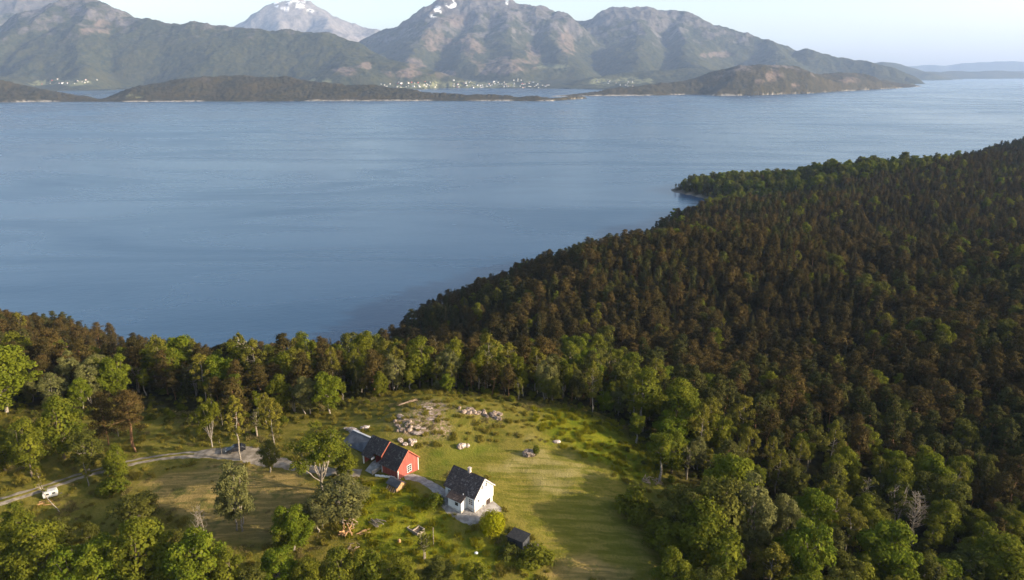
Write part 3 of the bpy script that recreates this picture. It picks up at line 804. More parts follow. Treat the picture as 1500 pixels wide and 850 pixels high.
def broadleaf(seed, h, w, base=0.22, nclump=34, per=120, leaf=0.27, egg=0.15, clr=(0.24, 0.38), stems=1):
    """rounded crown built of leaf clumps on limbs; unit metres"""
    T = Tree(seed); r = T.r
    zc = h * (base + (1 - base) * 0.5); rz = h * (1 - base) * 0.5; rx = w * 0.5
    tops = []
    for k in range(stems):
        a0 = r.uniform(0, 6.28); off = 0 if stems == 1 else 0.25 + 0.2 * k
        foot = np.array([math.cos(a0) * off, math.sin(a0) * off, -0.5])
        fork = np.array([math.cos(a0) * off * 2.5 + r.normal(0, 0.2), math.sin(a0) * off * 2.5 + r.normal(0, 0.2), h * (base + 0.16)])
        rt = h * 0.013 / math.sqrt(stems) + 0.04
        T.limb(bent(r, foot, fork, 5, 0.03), np.linspace(rt * 1.5, rt * 0.75, 5), 6)
        tops.append(fork)
        T.limb(bent(r, fork, (fork[0] + r.normal(0, .4), fork[1] + r.normal(0, .4), h * 0.86), 5, 0.04), np.linspace(rt * 0.7, 0.03, 5), 5)
    T.core((0, 0, zc), (rx * .6, rx * .6, rz * .66), 420, 0.30)
    cl = []
    for i in range(nclump):
        d = r.normal(0, 1, 3); d /= np.linalg.norm(d)
        q = r.uniform(0.40, 1.0) ** 0.7
        x, y, z = d * q
        zz = zc + z * rz * 0.92
        shr = 1 - egg * max(0, z) * 1.6 - 0.18 * max(0, -z)
        c = np.array([x * rx * 0.82 * shr, y * rx * 0.82 * shr, zz])
        cr = rx * r.uniform(*clr)
        cl.append(c)
        T.clump(c, cr, int(per * r.uniform(0.6, 1.3)), leaf, (1, 1, 0.82))
    for c in cl[::2]:
        f = tops[int(r.integers(len(tops)))]
        st = f + (np.array([f[0], f[1], c[2]]) - f) * r.uniform(0, 0.5)
        T.limb(bent(r, st, c, 4, 0.06), np.linspace(h * 0.006 + 0.02, 0.012, 4), 4)
    return T

def birch(seed, h, w, base=0.30, n=54, per=90, leaf=0.16, lean=0.0):
    T = Tree(seed); r = T.r
    top = np.array([lean * h + r.normal(0, .2), r.normal(0, .2), h * 0.96])
    tr = bent(r, (0, 0, -0.5), top, 7, 0.010)
    T.limb(tr, np.linspace(0.009 * h + 0.03, 0.02, 7), 6)
    for i in range(n):
        f = r.uniform(base, 1.0); a = r.uniform(0, 6.28)
        g = (f - base) / (1 - base)
        prof = (math.sin(math.pi * min(1, g * 0.86 + 0.14)) ** 0.8) * (0.55 if g > 0.9 else 1)
        p0 = np.array([np.interp(f, np.linspace(0, 1, 7), tr[:, k]) for k in range(3)])
        rad = w * 0.5 * prof * r.uniform(0.45, 1.0)
        c = p0 + np.array([math.cos(a) * rad, math.sin(a) * rad, rad * r.uniform(0.15, 0.7)])
        T.clump(c, w * r.uniform(0.10, 0.17), int(per * r.uniform(0.5, 1.3)), leaf, (0.85, 0.85, 1.35), up=0.1)
        if i % 2 == 0:
            T.limb(bent(r, p0, c, 3, 0.05), np.linspace(0.035, 0.01, 3), 4)
    return T

def pine(seed, h, w, base=0.48, n=20, per=120, leaf=0.20, lean=0.02, pads=2):
    T = Tree(seed); r = T.r
    top = np.array([lean * h * r.normal(), lean * h * r.normal(), h * 0.95])
    tr = bent(r, (0, 0, -0.5), top, 7, 0.012)
    T.limb(tr, np.linspace(0.010 * h + 0.05, 0.04, 7), 6)
    for i in range(n):
        g = (i + r.uniform(0, 1)) / n
        f = base + (1 - base) * g; a = i * 2.4 + r.normal(0, 0.5)
        prof = (1 - g) ** 0.55 * (0.55 + 0.45 * min(1, g * 4)) + 0.10
        p0 = np.array([np.interp(f, np.linspace(0, 1, 7), tr[:, k]) for k in range(3)])
        L = w * 0.5 * prof * r.uniform(0.6, 1.1)
        e = p0 + np.array([math.cos(a) * L, math.sin(a) * L, L * r.uniform(0.05, 0.45)])
        T.limb(bent(r, p0, e, 4, 0.05), np.linspace(0.06, 0.02, 4), 4)
        for k in range(pads):
            c = p0 + (e - p0) * r.uniform(0.55, 1.0) + r.normal(0, 0.22, 3)
            T.clump(c, w * r.uniform(0.13, 0.21), int(per * r.uniform(0.6, 1.2) / pads), leaf, (1, 1, 0.55), aspect=0.45, spread=0.5, up=0.3)
    T.clump(top, w * 0.14, per // 2, leaf, (1, 1, 0.9), aspect=0.45)
    zc = h * (base * 0.42 + 0.56)
    T.core((top[0] * .7, top[1] * .7, zc), (w * .27, w * .27, h * (1 - base) * .33), 300, 0.26)
    return T

def spruce(seed, h, w, base=0.06, tiers=15, leaf=0.26):
    T = Tree(seed); r = T.r
    T.limb(bent(r, (0, 0, -0.5), (r.normal(0, .1), r.normal(0, .1), h), 5, 0.004), np.linspace(0.012 * h + 0.05, 0.015, 5), 6)
    for i in range(tiers):
        g = i / tiers; z = h * (base + (1 - base) * g); L = w * 0.5 * (1 - g) ** 0.85 + 0.12
        m = int(9 - 4 * g)
        for k in range(m):
            a = 2 * math.pi * (k + r.uniform(-.3, .3)) / m + i * 0.9; l = L * r.uniform(0.65, 1.12)
            nn = int(8 + 16 * (1 - g))
            f = r.uniform(0.1, 1, nn)
            p = np.stack([np.cos(a) * l * f, np.sin(a) * l * f, z - 0.42 * l * f + 0.12 * l * f * f], -1) + r.normal(0, 0.10 + 0.05 * l, (nn, 3))
            T.leaves(p, np.tile([math.cos(a) * .5, math.sin(a) * .5, .8], (nn, 1)), leaf, 0.5, 0.5)
    return T

def bare(seed, h, w, stems=2, twigs=26, lean=0.0, leafy=0):
    T = Tree(seed); r = T.r
    for s_ in range(stems):
        a0 = r.uniform(0, 6.28)
        top = np.array([math.cos(a0) * w * .22 + lean * h, math.sin(a0) * w * .22, h * r.uniform(0.8, 1)])
        tr = bent(r, (0.15 * s_, 0, -0.4), top, 6, 0.03)
        T.limb(tr, np.linspace(0.012 * h + 0.06, 0.03, 6), 6)
        for i in range(twigs):
            f = r.uniform(0.35, 1); a = r.uniform(0, 6.28)
            p0 = np.array([np.interp(f, np.linspace(0, 1, 6), tr[:, k]) for k in range(3)])
            L = w * 0.5 * r.uniform(0.3, 0.9) * (1.25 - f * 0.6)
            e = p0 + np.array([math.cos(a) * L, math.sin(a) * L, L * r.uniform(0.4, 1.3)])
            T.limb(bent(r, p0, e, 4, 0.09), np.linspace(0.05, 0.018, 4), 4)
            for k in range(2):
                q = p0 + (e - p0) * r.uniform(0.4, 0.9); d = r.normal(0, 0.35, 3) * L; d[2] = abs(d[2])
                T.limb(bent(r, q, q + d, 3, 0.08), np.linspace(0.028, 0.012, 3), 3)
            if leafy:
                T.clump(e, w * 0.10, leafy, 0.2)
    if not leafy:
        T.lv.append(np.zeros((1, 4, 3)) + np.array([[0, 0, -0.3], [0.02, 0, -0.3], [0.02, 0.02, -0.3], [0, 0.02, -0.3]])[None]); T.nl += 1
    return T

def bush(seed, h, w, n=16, per=110, leaf=0.16):
    T = Tree(seed); r = T.r
    for i in range(n):
        d = r.normal(0, 1, 3); d /= np.linalg.norm(d); d[2] = abs(d[2])
        c = np.array([d[0] * w * .36, d[1] * w * .36, 0.12 * h + d[2] * h * 0.66]) * np.array([r.uniform(.5, 1.05)] * 2 + [r.uniform(.6, 1.05)])
        T.clump(c, w * r.uniform(0.15, 0.24), per, leaf, (1, 1, 0.9 * h / w + 0.1))
        if i % 2 == 0:
            T.limb(bent(r, (0, 0, -0.2), c, 3, 0.08), np.linspace(0.06, 0.015, 3), 4)
    return T

def fruit_bare(seed, h, w):
    """broad tree whose steep limbs show through a thin crown"""
    T = Tree(seed); r = T.r
    T.limb(bent(r, (0, 0, -0.5), (0, 0, h * 0.2), 3, 0.02), (0.28, 0.22, 0.2), 7)
    for i in range(11):
        a = i * 2.4; q = r.uniform(0.25, 0.9)
        e = np.array([math.cos(a) * w * .45 * q, math.sin(a) * w * .45 * q, h * (1.0 - 0.35 * q * q) * r.uniform(0.9, 1.02)])
        m = np.array([e[0] * 0.55, e[1] * 0.55, h * 0.45])
        pts_ = np.concatenate([bent(r, (0, 0, h * 0.17), m, 3, 0.04), bent(r, m, e, 4, 0.04)[1:]])
        T.limb(pts_, np.linspace(0.11, 0.02, len(pts_)), 5)
        for k in range(6):
            f = r.uniform(0.35, 1); p = m + (e - m) * f + r.normal(0, w * 0.07, 3)
            T.clump(p, w * r.uniform(0.07, 0.12), 120, 0.17)
    return T

# prototypes: name -> list of (trunk mesh, crown mesh, base height, joined mesh, thing name)
PROT = {}
def proto(key, thing, T, h, wood, leaf):
    PROT.setdefault(key, []).append((T.wood_mesh('trunk', M[wood]), T.leaf_mesh('crown', M[leaf]), h, thing, T.both_mesh('forest_' + thing, M[wood], M[leaf])))
for i, (w_, nc) in enumerate([(9.0, 40), (8.0, 36), (9.5, 44), (7.4, 32)]):
    proto('broad', 'broadleaf_tree', broadleaf(100 + i, 12, w_, 0.07, nc, 230, 0.185), 12, 'bark', 'leaf')
for i in range(2):
    proto('bright', 'broadleaf_tree', broadleaf(120 + i, 12, 8.5, 0.05, 46, 240, 0.19), 12, 'bark_pale', 'leaf_bright')
for i in range(3):
    proto('olive', 'broadleaf_tree', broadleaf(140 + i, 12, 7.6 + i * .6, 0.10, 38, 210, 0.175, stems=1 + i % 2), 12, 'bark_pale', 'leaf_olive')
for i in range(3):
    proto('tall', 'broadleaf_tree', broadleaf(160 + i, 14, 6.4, 0.28, 32, 190, 0.175, egg=0.05, clr=(0.26, 0.42)), 14, 'bark_pale', 'leaf')
for i in range(2):
    proto('willow', 'willow_tree', broadleaf(180 + i, 12, 8.4, 0.08, 64, 260, 0.15, clr=(0.2, 0.32), stems=3), 12, 'bark_pale', 'leaf_grey')
for i in range(4):
    proto('birch', 'birch_tree', birch(200 + i, 14, 5.4, 0.28 + 0.04 * i), 14, 'bark_pale', 'leaf_birch')
proto('slim', 'birch_tree', birch(210, 14, 3.2, 0.34, 50, 70, 0.17), 14, 'bark_pale', 'leaf_birch')
for i in range(5):
    proto('pine', 'pine_tree', pine(300 + i, 14, 7.0 + 0.4 * (i % 3), 0.38 + 0.03 * (i % 3), 24, 220, 0.165), 14, 'bark_pine', 'needle_pine')
for i in range(3):
    proto('pine_full', 'pine_tree', pine(320 + i, 12, 7.0, 0.20, 28, 240, 0.165), 12, 'bark_pine', 'needle_pine')
for i in range(3):
    proto('pine_olive', 'pine_tree', pine(340 + i, 13, 6.2, 0.24, 26, 230, 0.165), 13, 'bark_pine', 'needle_olive')
    proto('pine_dark', 'pine_tree', pine(350 + i, 13, 6.6, 0.26, 26, 230, 0.165), 13, 'bark_pine', 'needle_dark')
for i in range(3):
    proto('spruce', 'spruce_tree', spruce(400 + i, 14, 5.2), 14, 'bark', 'needle_spruce')
for i in range(3):
    proto('dead', 'bare_tree', bare(500 + i, 11, 5.5, 2 + i % 2), 11, 'bark_dead', 'leaf_olive')
proto('thin', 'bare_tree', bare(510, 11, 4.6, 3, 20, 0, 26), 11, 'bark_dead', 'leaf_olive')
proto('leaning', 'bare_tree', bare(512, 8, 3.4, 1, 9, -0.42, 16), 8, 'bark_pale', 'leaf_birch')
for i in range(3):
    proto('bush', 'bush', bush(600 + i, 3, 4), 3, 'bark', 'leaf_olive')
proto('bush_bright', 'bush', bush(610, 3, 3.7, 44, 190, 0.12), 3, 'bark', 'leaf_lime')
def round_bush(seed, h, w):
    T = bush(seed, h, w, 26, 130, 0.12)
    for q in (0.72, 0.92, 1.0):
        T.core((0, 0, h * 0.48), (w * .5 * q, w * .5 * q, h * .5 * q), 1100, 0.11)
    return T
proto('bush_lime', 'bush', round_bush(611, 3, 3.7), 3, 'bark', 'leaf_lime')
proto('bush_green', 'bush', bush(612, 3, 4.2, 18, 120, 0.15), 3, 'bark', 'leaf')
proto('limby', 'broadleaf_tree', fruit_bare(700, 12, 11), 12, 'bark_pale', 'leaf')

def plant(key, x, y, z, h, label, group=None, wide=1.0, rz=None, var=None, r=random.Random(3)):
    label = label.strip(); v = PROT[key]; k = r.randrange(len(v)) if var is None else var % len(v)
    tm, cm, h0, thing, _ = v[k]
    o = empty(thing, (x, y, z - 0.1), r.uniform(0, 6.28) if rz is None else rz)
    s = h / h0; o.scale = (s * wide, s * wide, s)
    link(bpy.data.objects.new('trunk', tm), o); link(bpy.data.objects.new('crown', cm), o)
    tag(o, label, 'tree' if thing != 'bush' else 'bush', group)
    return o

PLACED = []
def plant_px(key, px, py, hpx, label, wide=1.0, rz=None, var=None, group=None):
    """a tree whose foot stands at the photograph's pixel and which is hpx tall there"""
    x, y, z, t = ground(px, py)
    h = 2.0
    for _ in range(30):
        a = project(x, y, z)[1] - project(x, y, z + h)[1]
        h *= hpx / max(a, 1e-3)
    PLACED.append((x, y, h * 0.28 * wide))
    return plant(key, x, y, z, h, label, group, wide, rz, var)
# ------------------------------------------------------------------ buildings
def frame(x0, y0, yaw, z0):
    return Matrix.Translation((x0, y0, z0)) @ Matrix.Rotation(yaw, 4, 'Z')
def gable_body(m, L, W, he, hr, z0, x0=0.0, y0=0.0):
    """walls with pointed gables, ridge along x"""
    m.prism([(x0, y0, z0), (x0, y0 + W, z0), (x0, y0 + W, he), (x0, y0 + W / 2, hr), (x0, y0, he)], (L, 0, 0))
def slope(m, x0, x1, ya, za, yb, zb, th=0.14):
    """one roof plane from eave (ya, za) to ridge (yb, zb), thickness th upwards"""
    n = Vector((0, -(zb - za), yb - ya)); n.normalize()
    if n.z < 0: n = -n
    d = n * th
    m.prism([(x0, ya, za), (x0, yb, zb), (x0, yb + d.y, zb + d.z), (x0, ya + d.y, za + d.z)], (x1 - x0, 0, 0))
def window(parent, c, w, h, axis, out=1, panes=True, fm='white', bars=(1, 1)):
    """frame and glass standing on a wall; axis 'x': the wall runs along x, facing out * -y; axis 'y': wall runs along y, facing +x"""
    cx, cy, cz = c; f = MB(); t = 0.09
    def bx(m, a0, a1, z0, z1, d0, d1):
        if axis == 'x': m.box(cx + a0, cx + a1, cy - d1 * out, cy - d0 * out, cz + z0, cz + z1) if out > 0 else m.box(cx + a0, cx + a1, cy + d0, cy + d1, cz + z0, cz + z1)
        else: m.box(cx + d0, cx + d1, cy + a0, cy + a1, cz + z0, cz + z1)
    bx(f, -w/2, w/2, h/2, h/2 + t, -0.02, 0.07); bx(f, -w/2, w/2, -h/2 - t, -h/2, -0.02, 0.09)
    bx(f, -w/2 - t, -w/2, -h/2 - t, h/2 + t, -0.02, 0.065); bx(f, w/2, w/2 + t, -h/2 - t, h/2 + t, -0.02, 0.065)
    for k in range(bars[0]):
        q = -w/2 + w * (k + 1) / (bars[0] + 1); bx(f, q - .03, q + .03, -h/2, h/2, 0.0, 0.055)
    for k in range(bars[1]):
        q = -h/2 + h * (k + 1) / (bars[1] + 1); bx(f, -w/2, w/2, q - .03, q + .03, 0.0, 0.05)
    fo = f.build('window', M[fm], parent)
    p = MB(); bx(p, -w/2, w/2, -h/2, h/2, -0.02, 0.03); p.build('pane', M['glass'], fo)
    return fo

YAW = R(-36.6)
# -- white farmhouse
hx, hy, hz0, _ = ground(653.6, 727.0)
house = empty('farmhouse', (hx, hy, 66.0), YAW)
tag(house, 'white two storey farmhouse with dark slate roof and a front porch', 'house')
L, W, HE, HR = 7.6, 5.9, 3.25, 6.05
m = MB(); gable_body(m, L, W, HE, HR, 0.45); m.build('wall', M['white'], house)
m = MB(); m.box(0.04, L - 0.04, 0.04, W - 0.04, -3.2, 0.45); m.build('plinth', M['plinth'], house)
m = MB(); e = 0.35
sl = (HR - HE) / (W / 2)
slope(m, -e, L + e, -e, HE - e * sl, W / 2, HR); slope(m, -e, L + e, W + e, HE - e * sl, W / 2, HR)
roof = m.build('roof', M['slate'], house)
m = MB(); m.box(L * .52 - .28, L * .52 + .28, W / 2 - .28, W / 2 + .28, HR - 0.4, HR + 0.95); m.box(L * .52 - .34, L * .52 + .34, W / 2 - .34, W / 2 + .34, HR + 0.95, HR + 1.08); m.build('chimney', M['brick'], roof)
m = MB()
for yy, s_ in ((-e, 1), (W + e, -1)):
    m.prism([(L + e, yy, HE - e * sl - 0.02), (L + e, W / 2, HR - 0.02), (L + e, W / 2, HR - 0.2), (L + e, yy, HE - e * sl - 0.2)], (0.05, 0, 0))
m.build('bargeboard', M['white'], house)
for xx, yy in ((0, 0), (L, 0), (L, W)):
    m = MB(); m.box(xx - .07, xx + .07, yy - .07, yy + .07, 0.45, HE - 0.05); m.build('corner_board', M['white'], house)
window(house, (6.65, -0.005, 1.75), 0.95, 1.25, 'x', bars=(1, 2))
window(house, (1.1, -0.005, 1.75), 0.9, 1.2, 'x', bars=(1, 2))
window(house, (L + 0.005, W / 2 - 0.55, 4.25), 0.55, 0.8, 'y', bars=(0, 1)); window(house, (L + 0.005, W / 2 + 0.75, 4.25), 0.55, 0.8, 'y', bars=(0, 1))
window(house, (L + 0.005, 1.25, 1.75), 0.45, 0.6, 'y', bars=(0, 0)); window(house, (L + 0.005, 2.6, -0.15), 0.45, 0.5, 'y', bars=(0, 0))
m = MB(); m.box(L - 0.05, L + 0.05, 3.75, 4.95, -1.6, 0.5); m.build('cellar_door', M['dark_opening'], house)
# porch
P0, P1, PD = 2.1, 5.55, 1.75
m = MB(); m.prism([(P0, 0.02, 0.15), (P0, -PD, 0.15), (P0, -PD, 2.2), (P0, 0.02, 3.0)], (P1 - P0, 0, 0)); porch = m.build('porch', M['white'], house)
m = MB(); slope(m, P0 - .28, P1 + .28, -PD - .3, 2.1, 0.0, 3.12, 0.12); m.build('porch_roof', M['slate_brown'], porch)
m = MB(); m.box(P0 + .03, P1 - .03, -PD + .03, 0.0, -0.9, 0.15); m.build('porch_base', M['plinth'], porch)
window(porch, (P1 - 1.15, -PD - 0.005, 1.35), 0.85, 0.8, 'x', bars=(0, 0))
m = MB(); m.box(P0 - 0.03, P0 + .05, -1.3, -0.45, 0.15, 2.05); m.build('door', M['dark_opening'], porch)
m = MB(); m.box(P0 - 1.0, P0, -1.5, -0.3, -0.6, 0.1); m.box(P0 - 1.4, P0 - 1.0, -1.5, -0.3, -0.6, -0.12); m.build('step', M['concrete'], porch)
m = MB(); m.tube([(P1 - 0.45, -0.5, 2.75), (P1 - 0.45, -0.5, 3.3)], 0.09, 8); m.build('vent_pipe', M['pale_metal'], porch)

# -- red barn: a tall right half and a recessed left half with a ramp
bx0, by0, bz0, _ = ground(560.0, 691.5)
barn = empty('barn', (bx0, by0, 67.0), YAW)
tag(barn, 'red wooden barn with mossy dark slate roof and a ramp into its recess', 'barn')
L, W, HE, HR = 4.9, 6.1, 2.55, 5.5
m = MB(); gable_body(m, L, W, HE, HR, -2.2); m.build('wall', M['red'], barn)
m = MB(); e = 0.3; sl = (HR - HE) / (W / 2)
slope(m, -0.25, L + e, -e - .25, HE - (e + .25) * sl, W / 2, HR); slope(m, -0.25, L + e, W + e, HE - e * sl, W / 2, HR)
m.build('roof', M['slate_barn'], barn)
m = MB()
for xx in (-0.30, L + e):
    m.prism([(xx, -e - .25, HE - (e + .25) * sl - 0.05), (xx, W / 2, HR - 0.05), (xx, W / 2, HR + 0.16), (xx, -e - .25, HE - (e + .25) * sl + 0.16)], (0.06, 0, 0))
    m.prism([(xx, W + e, HE - e * sl - 0.05), (xx, W / 2, HR - 0.05), (xx, W / 2, HR + 0.16), (xx, W + e, HE - e * sl + 0.16)], (0.06, 0, 0))
m.build('bargeboard', M['red_trim'], barn)
for q in ((L - .09, L + .06, -.07, .09, -2.2, HE - .2), (L - .09, L + .06, W - .09, W + .07, -2.2, HE - .2), (-.07, .08, -.08, .08, -2.2, HE - .3)):
    m = MB(); m.box(*q); m.build('corner_board', M['white'], barn)
window(barn, (L + 0.005, 3.3, 1.0), 1.15, 1.5, 'y', bars=(1, 2))
# left half, set back by 1.4 m
LL, YB = 5.6, 1.3
m = MB(); W2 = W - YB + 0.2
m.prism([(-LL, 3.6, -2.2), (-LL, W, -2.2), (-LL, W, HE), (-LL, W / 2 + .3, HR - .85), (-LL, 3.6, HR - 1.0)], (LL, 0, 0))          # back room
m.box(-LL, -LL + 0.15, YB - 1.2, 3.6, -2.2, 2.15)                                                                                 # left side wall
m.box(-2.75, -2.6, YB - .5, 3.6, -2.2, 2.4)
m.build('rear_wall', M['red'], barn)
m = MB()
slope(m, -LL - .3, -2.75, -0.55, 2.25, W / 2, HR + .02, 0.13); slope(m, -LL - .3, -2.75, W + e, HE - .3, W / 2, HR + .02, 0.13)
m.build('low_roof', M['slate_barn'], barn)
m = MB(); ya, za, zr = 0.25, 3.35, HR + .22
slope(m, -2.74, -0.34, ya, za, W / 2, zr, 0.13); slope(m, -2.74, -0.34, W + e, HE - .1, W / 2, zr, 0.13)
m.build('middle_roof', M['slate_barn'], barn)
m = MB(); m.prism([(-0.34, ya, za - .62), (-0.34, W / 2, zr - .42), (-0.34, W / 2, zr + .16), (-0.34, ya, za + .16)], (0.07, 0, 0)); m.build('step_board', M['red_trim'], barn)
m = MB(); m.box(-2.80, -2.72, -0.5, 0.45, 2.05, 2.55); m.build('fascia', M['white'], barn)
m = MB(); m.box(-LL - .08, -LL + .12, -0.35, -0.12, -2.2, 2.1); m.build('corner_post', M['white'], barn)
m = MB(); m.prism([(-3.6, 2.8, -0.5), (-3.6, 2.8, 1.0), (-3.6, 0.4, 0.85), (-3.6, -1.7, -0.25), (-3.6, -1.7, -1.2), (-3.6, 2.8, -1.2)], (2.4, 0, 0)); m.build('ramp', M['concrete'], barn)
m = MB(); m.box(-1.26, -1.02, -1.9, 1.6, -1.2, 0.70); m.build('ramp_wall', M['concrete'], barn)

# -- grey lean-to left of the barn
sx_, sy_, sz_, _ = ground(540, 668)
lean = empty('lean_to_shed', (barn.location.x, barn.location.y, 67.0), YAW)
tag(lean, 'long low grey metal roofed shed joined to the left end of the barn', 'shed')
m = MB(); m.prism([(-14.8, 2.2, -2), (-14.8, 5.1, -2), (-14.8, 5.1, 2.6), (-14.8, 2.2, 1.2)], (9.0, 0, 0)); m.build('wall', M['old_wood'], lean)
m = MB(); slope(m, -15.1, -5.75, 1.7, 0.95, 5.1, 2.72, 0.10); m.build('roof', M['grey_metal'], lean)
m = MB(); m.box(-15.1, -5.75, 5.0, 5.45, 2.72, 2.90); m.build('ridge_flashing', M['pale_metal'], lean)

# -- small woodshed with orange end boards below the barn
wx, wy, wz, _ = ground(581, 722)
ws = empty('woodshed', (wx, wy, wz - 0.05), YAW, 1.05)
tag(ws, 'little woodshed with dark metal roof and orange plank gable below the barn', 'shed')
m = MB(); m.prism([(-0.2, 0, -0.4), (-0.2, 2.5, -0.4), (-0.2, 2.5, 0.95), (-0.2, 1.35, 1.75), (-0.2, 0, 0.75)], (0.2, 0, 0)); m.build('end_wall', M['orange_wood'], ws)
m = MB(); m.box(-3.0, -0.2, 1.2, 2.45, -0.4, 1.0); m.build('wall', M['old_wood'], ws)
m = MB(); slope(m, -3.1, 0.12, 0.15, 0.95, 1.35, 1.80, 0.07); slope(m, -3.1, 0.12, 2.75, 0.85, 1.35, 1.80, 0.07); m.build('roof', M['grey_metal'], ws)
for k in range(5):
    a = -2.7 + k * 0.52; m = MB(); m.prism([(a, -0.75, -0.3), (a, 0.25, 0.72), (a, 0.31, 0.66), (a, -0.69, -0.36)], (0.26, 0, 0)); m.build('leaning_plank', M['orange_wood'] if k % 2 else M['old_wood'], ws)
m = MB(); m.box(-0.05, 0.05, 1.15, 1.35, 1.0, 1.75); m.build('post', M['old_wood'], ws)

# -- black shed by the meadow
kx, ky, kz, _ = ground(743.5, 800)
ks = empty('black_shed', (kx, ky, kz - 0.05), R(-33))
tag(ks, 'small black boarded shed with flat sloping roof at the meadow edge', 'shed')
m = MB(); m.prism([(0, 0, -0.8), (0, 2.5, -0.8), (0, 2.5, 2.45), (0, 0, 2.25)], (3.4, 0, 0)); m.build('wall', M['black_boards'], ks)
m = MB(); m.prism([(-.18, -.2, 2.27), (-.18, 2.7, 2.50), (-.18, 2.7, 2.62), (-.18, -.2, 2.39)], (3.76, 0, 0)); m.build('roof', M['felt'], ks)
m = MB(); m.box(3.38, 3.44, 0.08, 2.42, -0.6, 2.2); m.build('side_boards', M['grey_metal'], ks)
m = MB(); m.box(1.2, 2.1, -0.04, 0.0, 0.0, 1.9); m.build('door', M['felt'], ks)

# -- caravan at the road
cx, cy, cz, _ = ground(64.5, 733)
cv = empty('caravan', (cx, cy, cz), R(31), 0.70)
tag(cv, 'small white caravan parked beside the road at the far left', 'caravan')
m = MB(); m.prism([(-.1, 0, .45), (0.0, 0, 0.45), (3.5, 0, .45), (3.75, 0, 1.0), (3.55, 0, 2.15), (3.3, 0, 2.3), (0.15, 0, 2.3), (-.15, 0, 1.9)], (0, 1.95, 0)); m.build('body', M['caravan'], cv, bevel=0.05)
m = MB(); m.box(0.35, 3.1, .25, 0.85, 2.3, 2.36); m.box(0.35, 3.1, 1.15, 1.75, 2.3, 2.36); m.build('roof_panel', M['pale_metal'], cv)
for a in (0.7, 2.3):
    m = MB(); m.box(a, a + .8, -0.02, 0.02, 1.35, 1.85); m.build('window', M['glass'], cv)
m = MB(); m.box(1.65, 2.1, -0.02, 0.02, .55, 2.0); m.build('door', M['white'], cv)
for yy in (0.06, 1.7):
    m = MB(); m.tube([(1.8, yy, .33), (1.8, yy + .2, .33)], .33, 14); m.build('wheel', M['rubber'], cv)
m = MB(); m.tube([(3.6, .4, .42), (4.7, .97, .45)], .05, 6); m.tube([(3.6, 1.55, .42), (4.7, .97, .45)], .05, 6); m.tube([(4.6, .97, .0), (4.6, .97, .5)], .05, 6); m.build('tow_bar', M['grey_metal'], cv)

# -- parked car
ax, ay, az, _ = ground(346, 661)
car = empty('parked_car', (ax, ay, az + 0.08), R(200))
tag(car, 'dark car parked on the gravel behind the slim birch', 'car')
m = MB(); m.prism([(-2.1, -.85, .28), (2.1, -.85, .28), (2.15, -.85, .62), (1.95, -.85, .82), (0.95, -.85, .92), (.35, -.85, 1.42), (-1.35, -.85, 1.44), (-1.95, -.85, .98), (-2.15, -.85, .9)], (0, 1.7, 0)); m.build('body', M['car_paint'], car, bevel=0.06)
m = MB(); m.prism([(.98, -.72, .93), (.40, -.72, 1.38), (.44, -.72, 1.41), (1.04, -.72, .95)], (0, 1.44, 0)); m.build('windscreen', M['glass'], car)
for yy in (-.86, .84):
    m = MB(); m.prism([(.72, yy, .95), (.30, yy, 1.36), (-1.25, yy, 1.37), (-1.65, yy, 1.0)], (0, .02, 0)); m.build('side_window', M['glass'], car)
    for xx in (-1.3, 1.3):
        m = MB(); m.tube([(xx, yy - .1, .31), (xx, yy + .1, .31)], .31, 14); m.build('wheel', M['rubber'], car)
    m = MB(); m.box(2.08, 2.17, yy * .75 - .15, yy * .75 + .15, .58, .74); m.build('headlight', M['lamp_lens'], car)

# ------------------------------------------------------------------ rocks, heaps and small things
def rock_mesh(seed, sx, sy, sz, sub=3, rough=0.32):
    bm = bmesh.new(); bmesh.ops.create_icosphere(bm, subdivisions=sub, radius=1.0)
    co = np.array([v.co[:] for v in bm.verts])
    n = 1 + rough * (fbm(co[:, 0] * 1.7 + seed * 3.1, co[:, 1] * 1.7 + co[:, 2] * 2.3, seed, 3))
    step = np.round(co[:, 2] * 4) / 4
    co = co * n[:, None]; co[:, 2] = co[:, 2] * 0.6 + step * 0.4
    for v, c in zip(bm.verts, co):
        v.co = (c[0] * sx, c[1] * sy, c[2] * sz)
    me = bpy.data.meshes.new('rock'); bm.to_mesh(me); bm.free()
    return me
def rock(name, px, py, s, label, mat='rock', seed=1, rz=0, sink=0.25, group=None, cat='rock', tilt=(0, 0)):
    x, y, z, t = ground(px, py)
    me = rock_mesh(seed, *s); me.materials.append(M[mat])
    o = link(bpy.data.objects.new(name, me)); o.location = (x, y, z + s[2] * (0.5 - sink)); o.rotation_euler = (tilt[0], tilt[1], rz)
    return tag(o, label, cat, group)
G1 = 'bare rock slabs on the knoll behind the barn'
rq = random.Random(14)
for k in range(10):
    ex, ey, ew, eh, mt = [(620,601,18,5,'rock'), (634,611,9,6,'rock_white'), (612,628,16,5,'rock_white'), (597,622,16,7,'rock'), (586,612,8,2,'rock')][k % 5]
    sz = rq.uniform(.6, 1.5)
    rock('rock_slab', ex + rq.uniform(-ew, ew), ey + rq.uniform(-eh, eh), (sz * 1.3, sz * .8, sz * .13), 'weathered rock slab breaking through the grass of the knoll behind the red barn', 'rock', 20 + k, -.4 + rq.uniform(-.5, .5), 0.42, G1)
G2 = 'pale slabs above the grey shed'
for k, (px, py, s, rz) in enumerate([(519,632,(1.9,.9,.5),-.6),(513,629,(1.5,.7,.4),-.2),(535,627,(1.1,.7,.45),.2),(526,640,(1.6,.7,.4),-.7)]):
    rock('pale_slab', px, py, s, 'pale rock slab lying on the bank above the long grey shed', 'rock_white', 40 + k, rz, 0.25, G2)
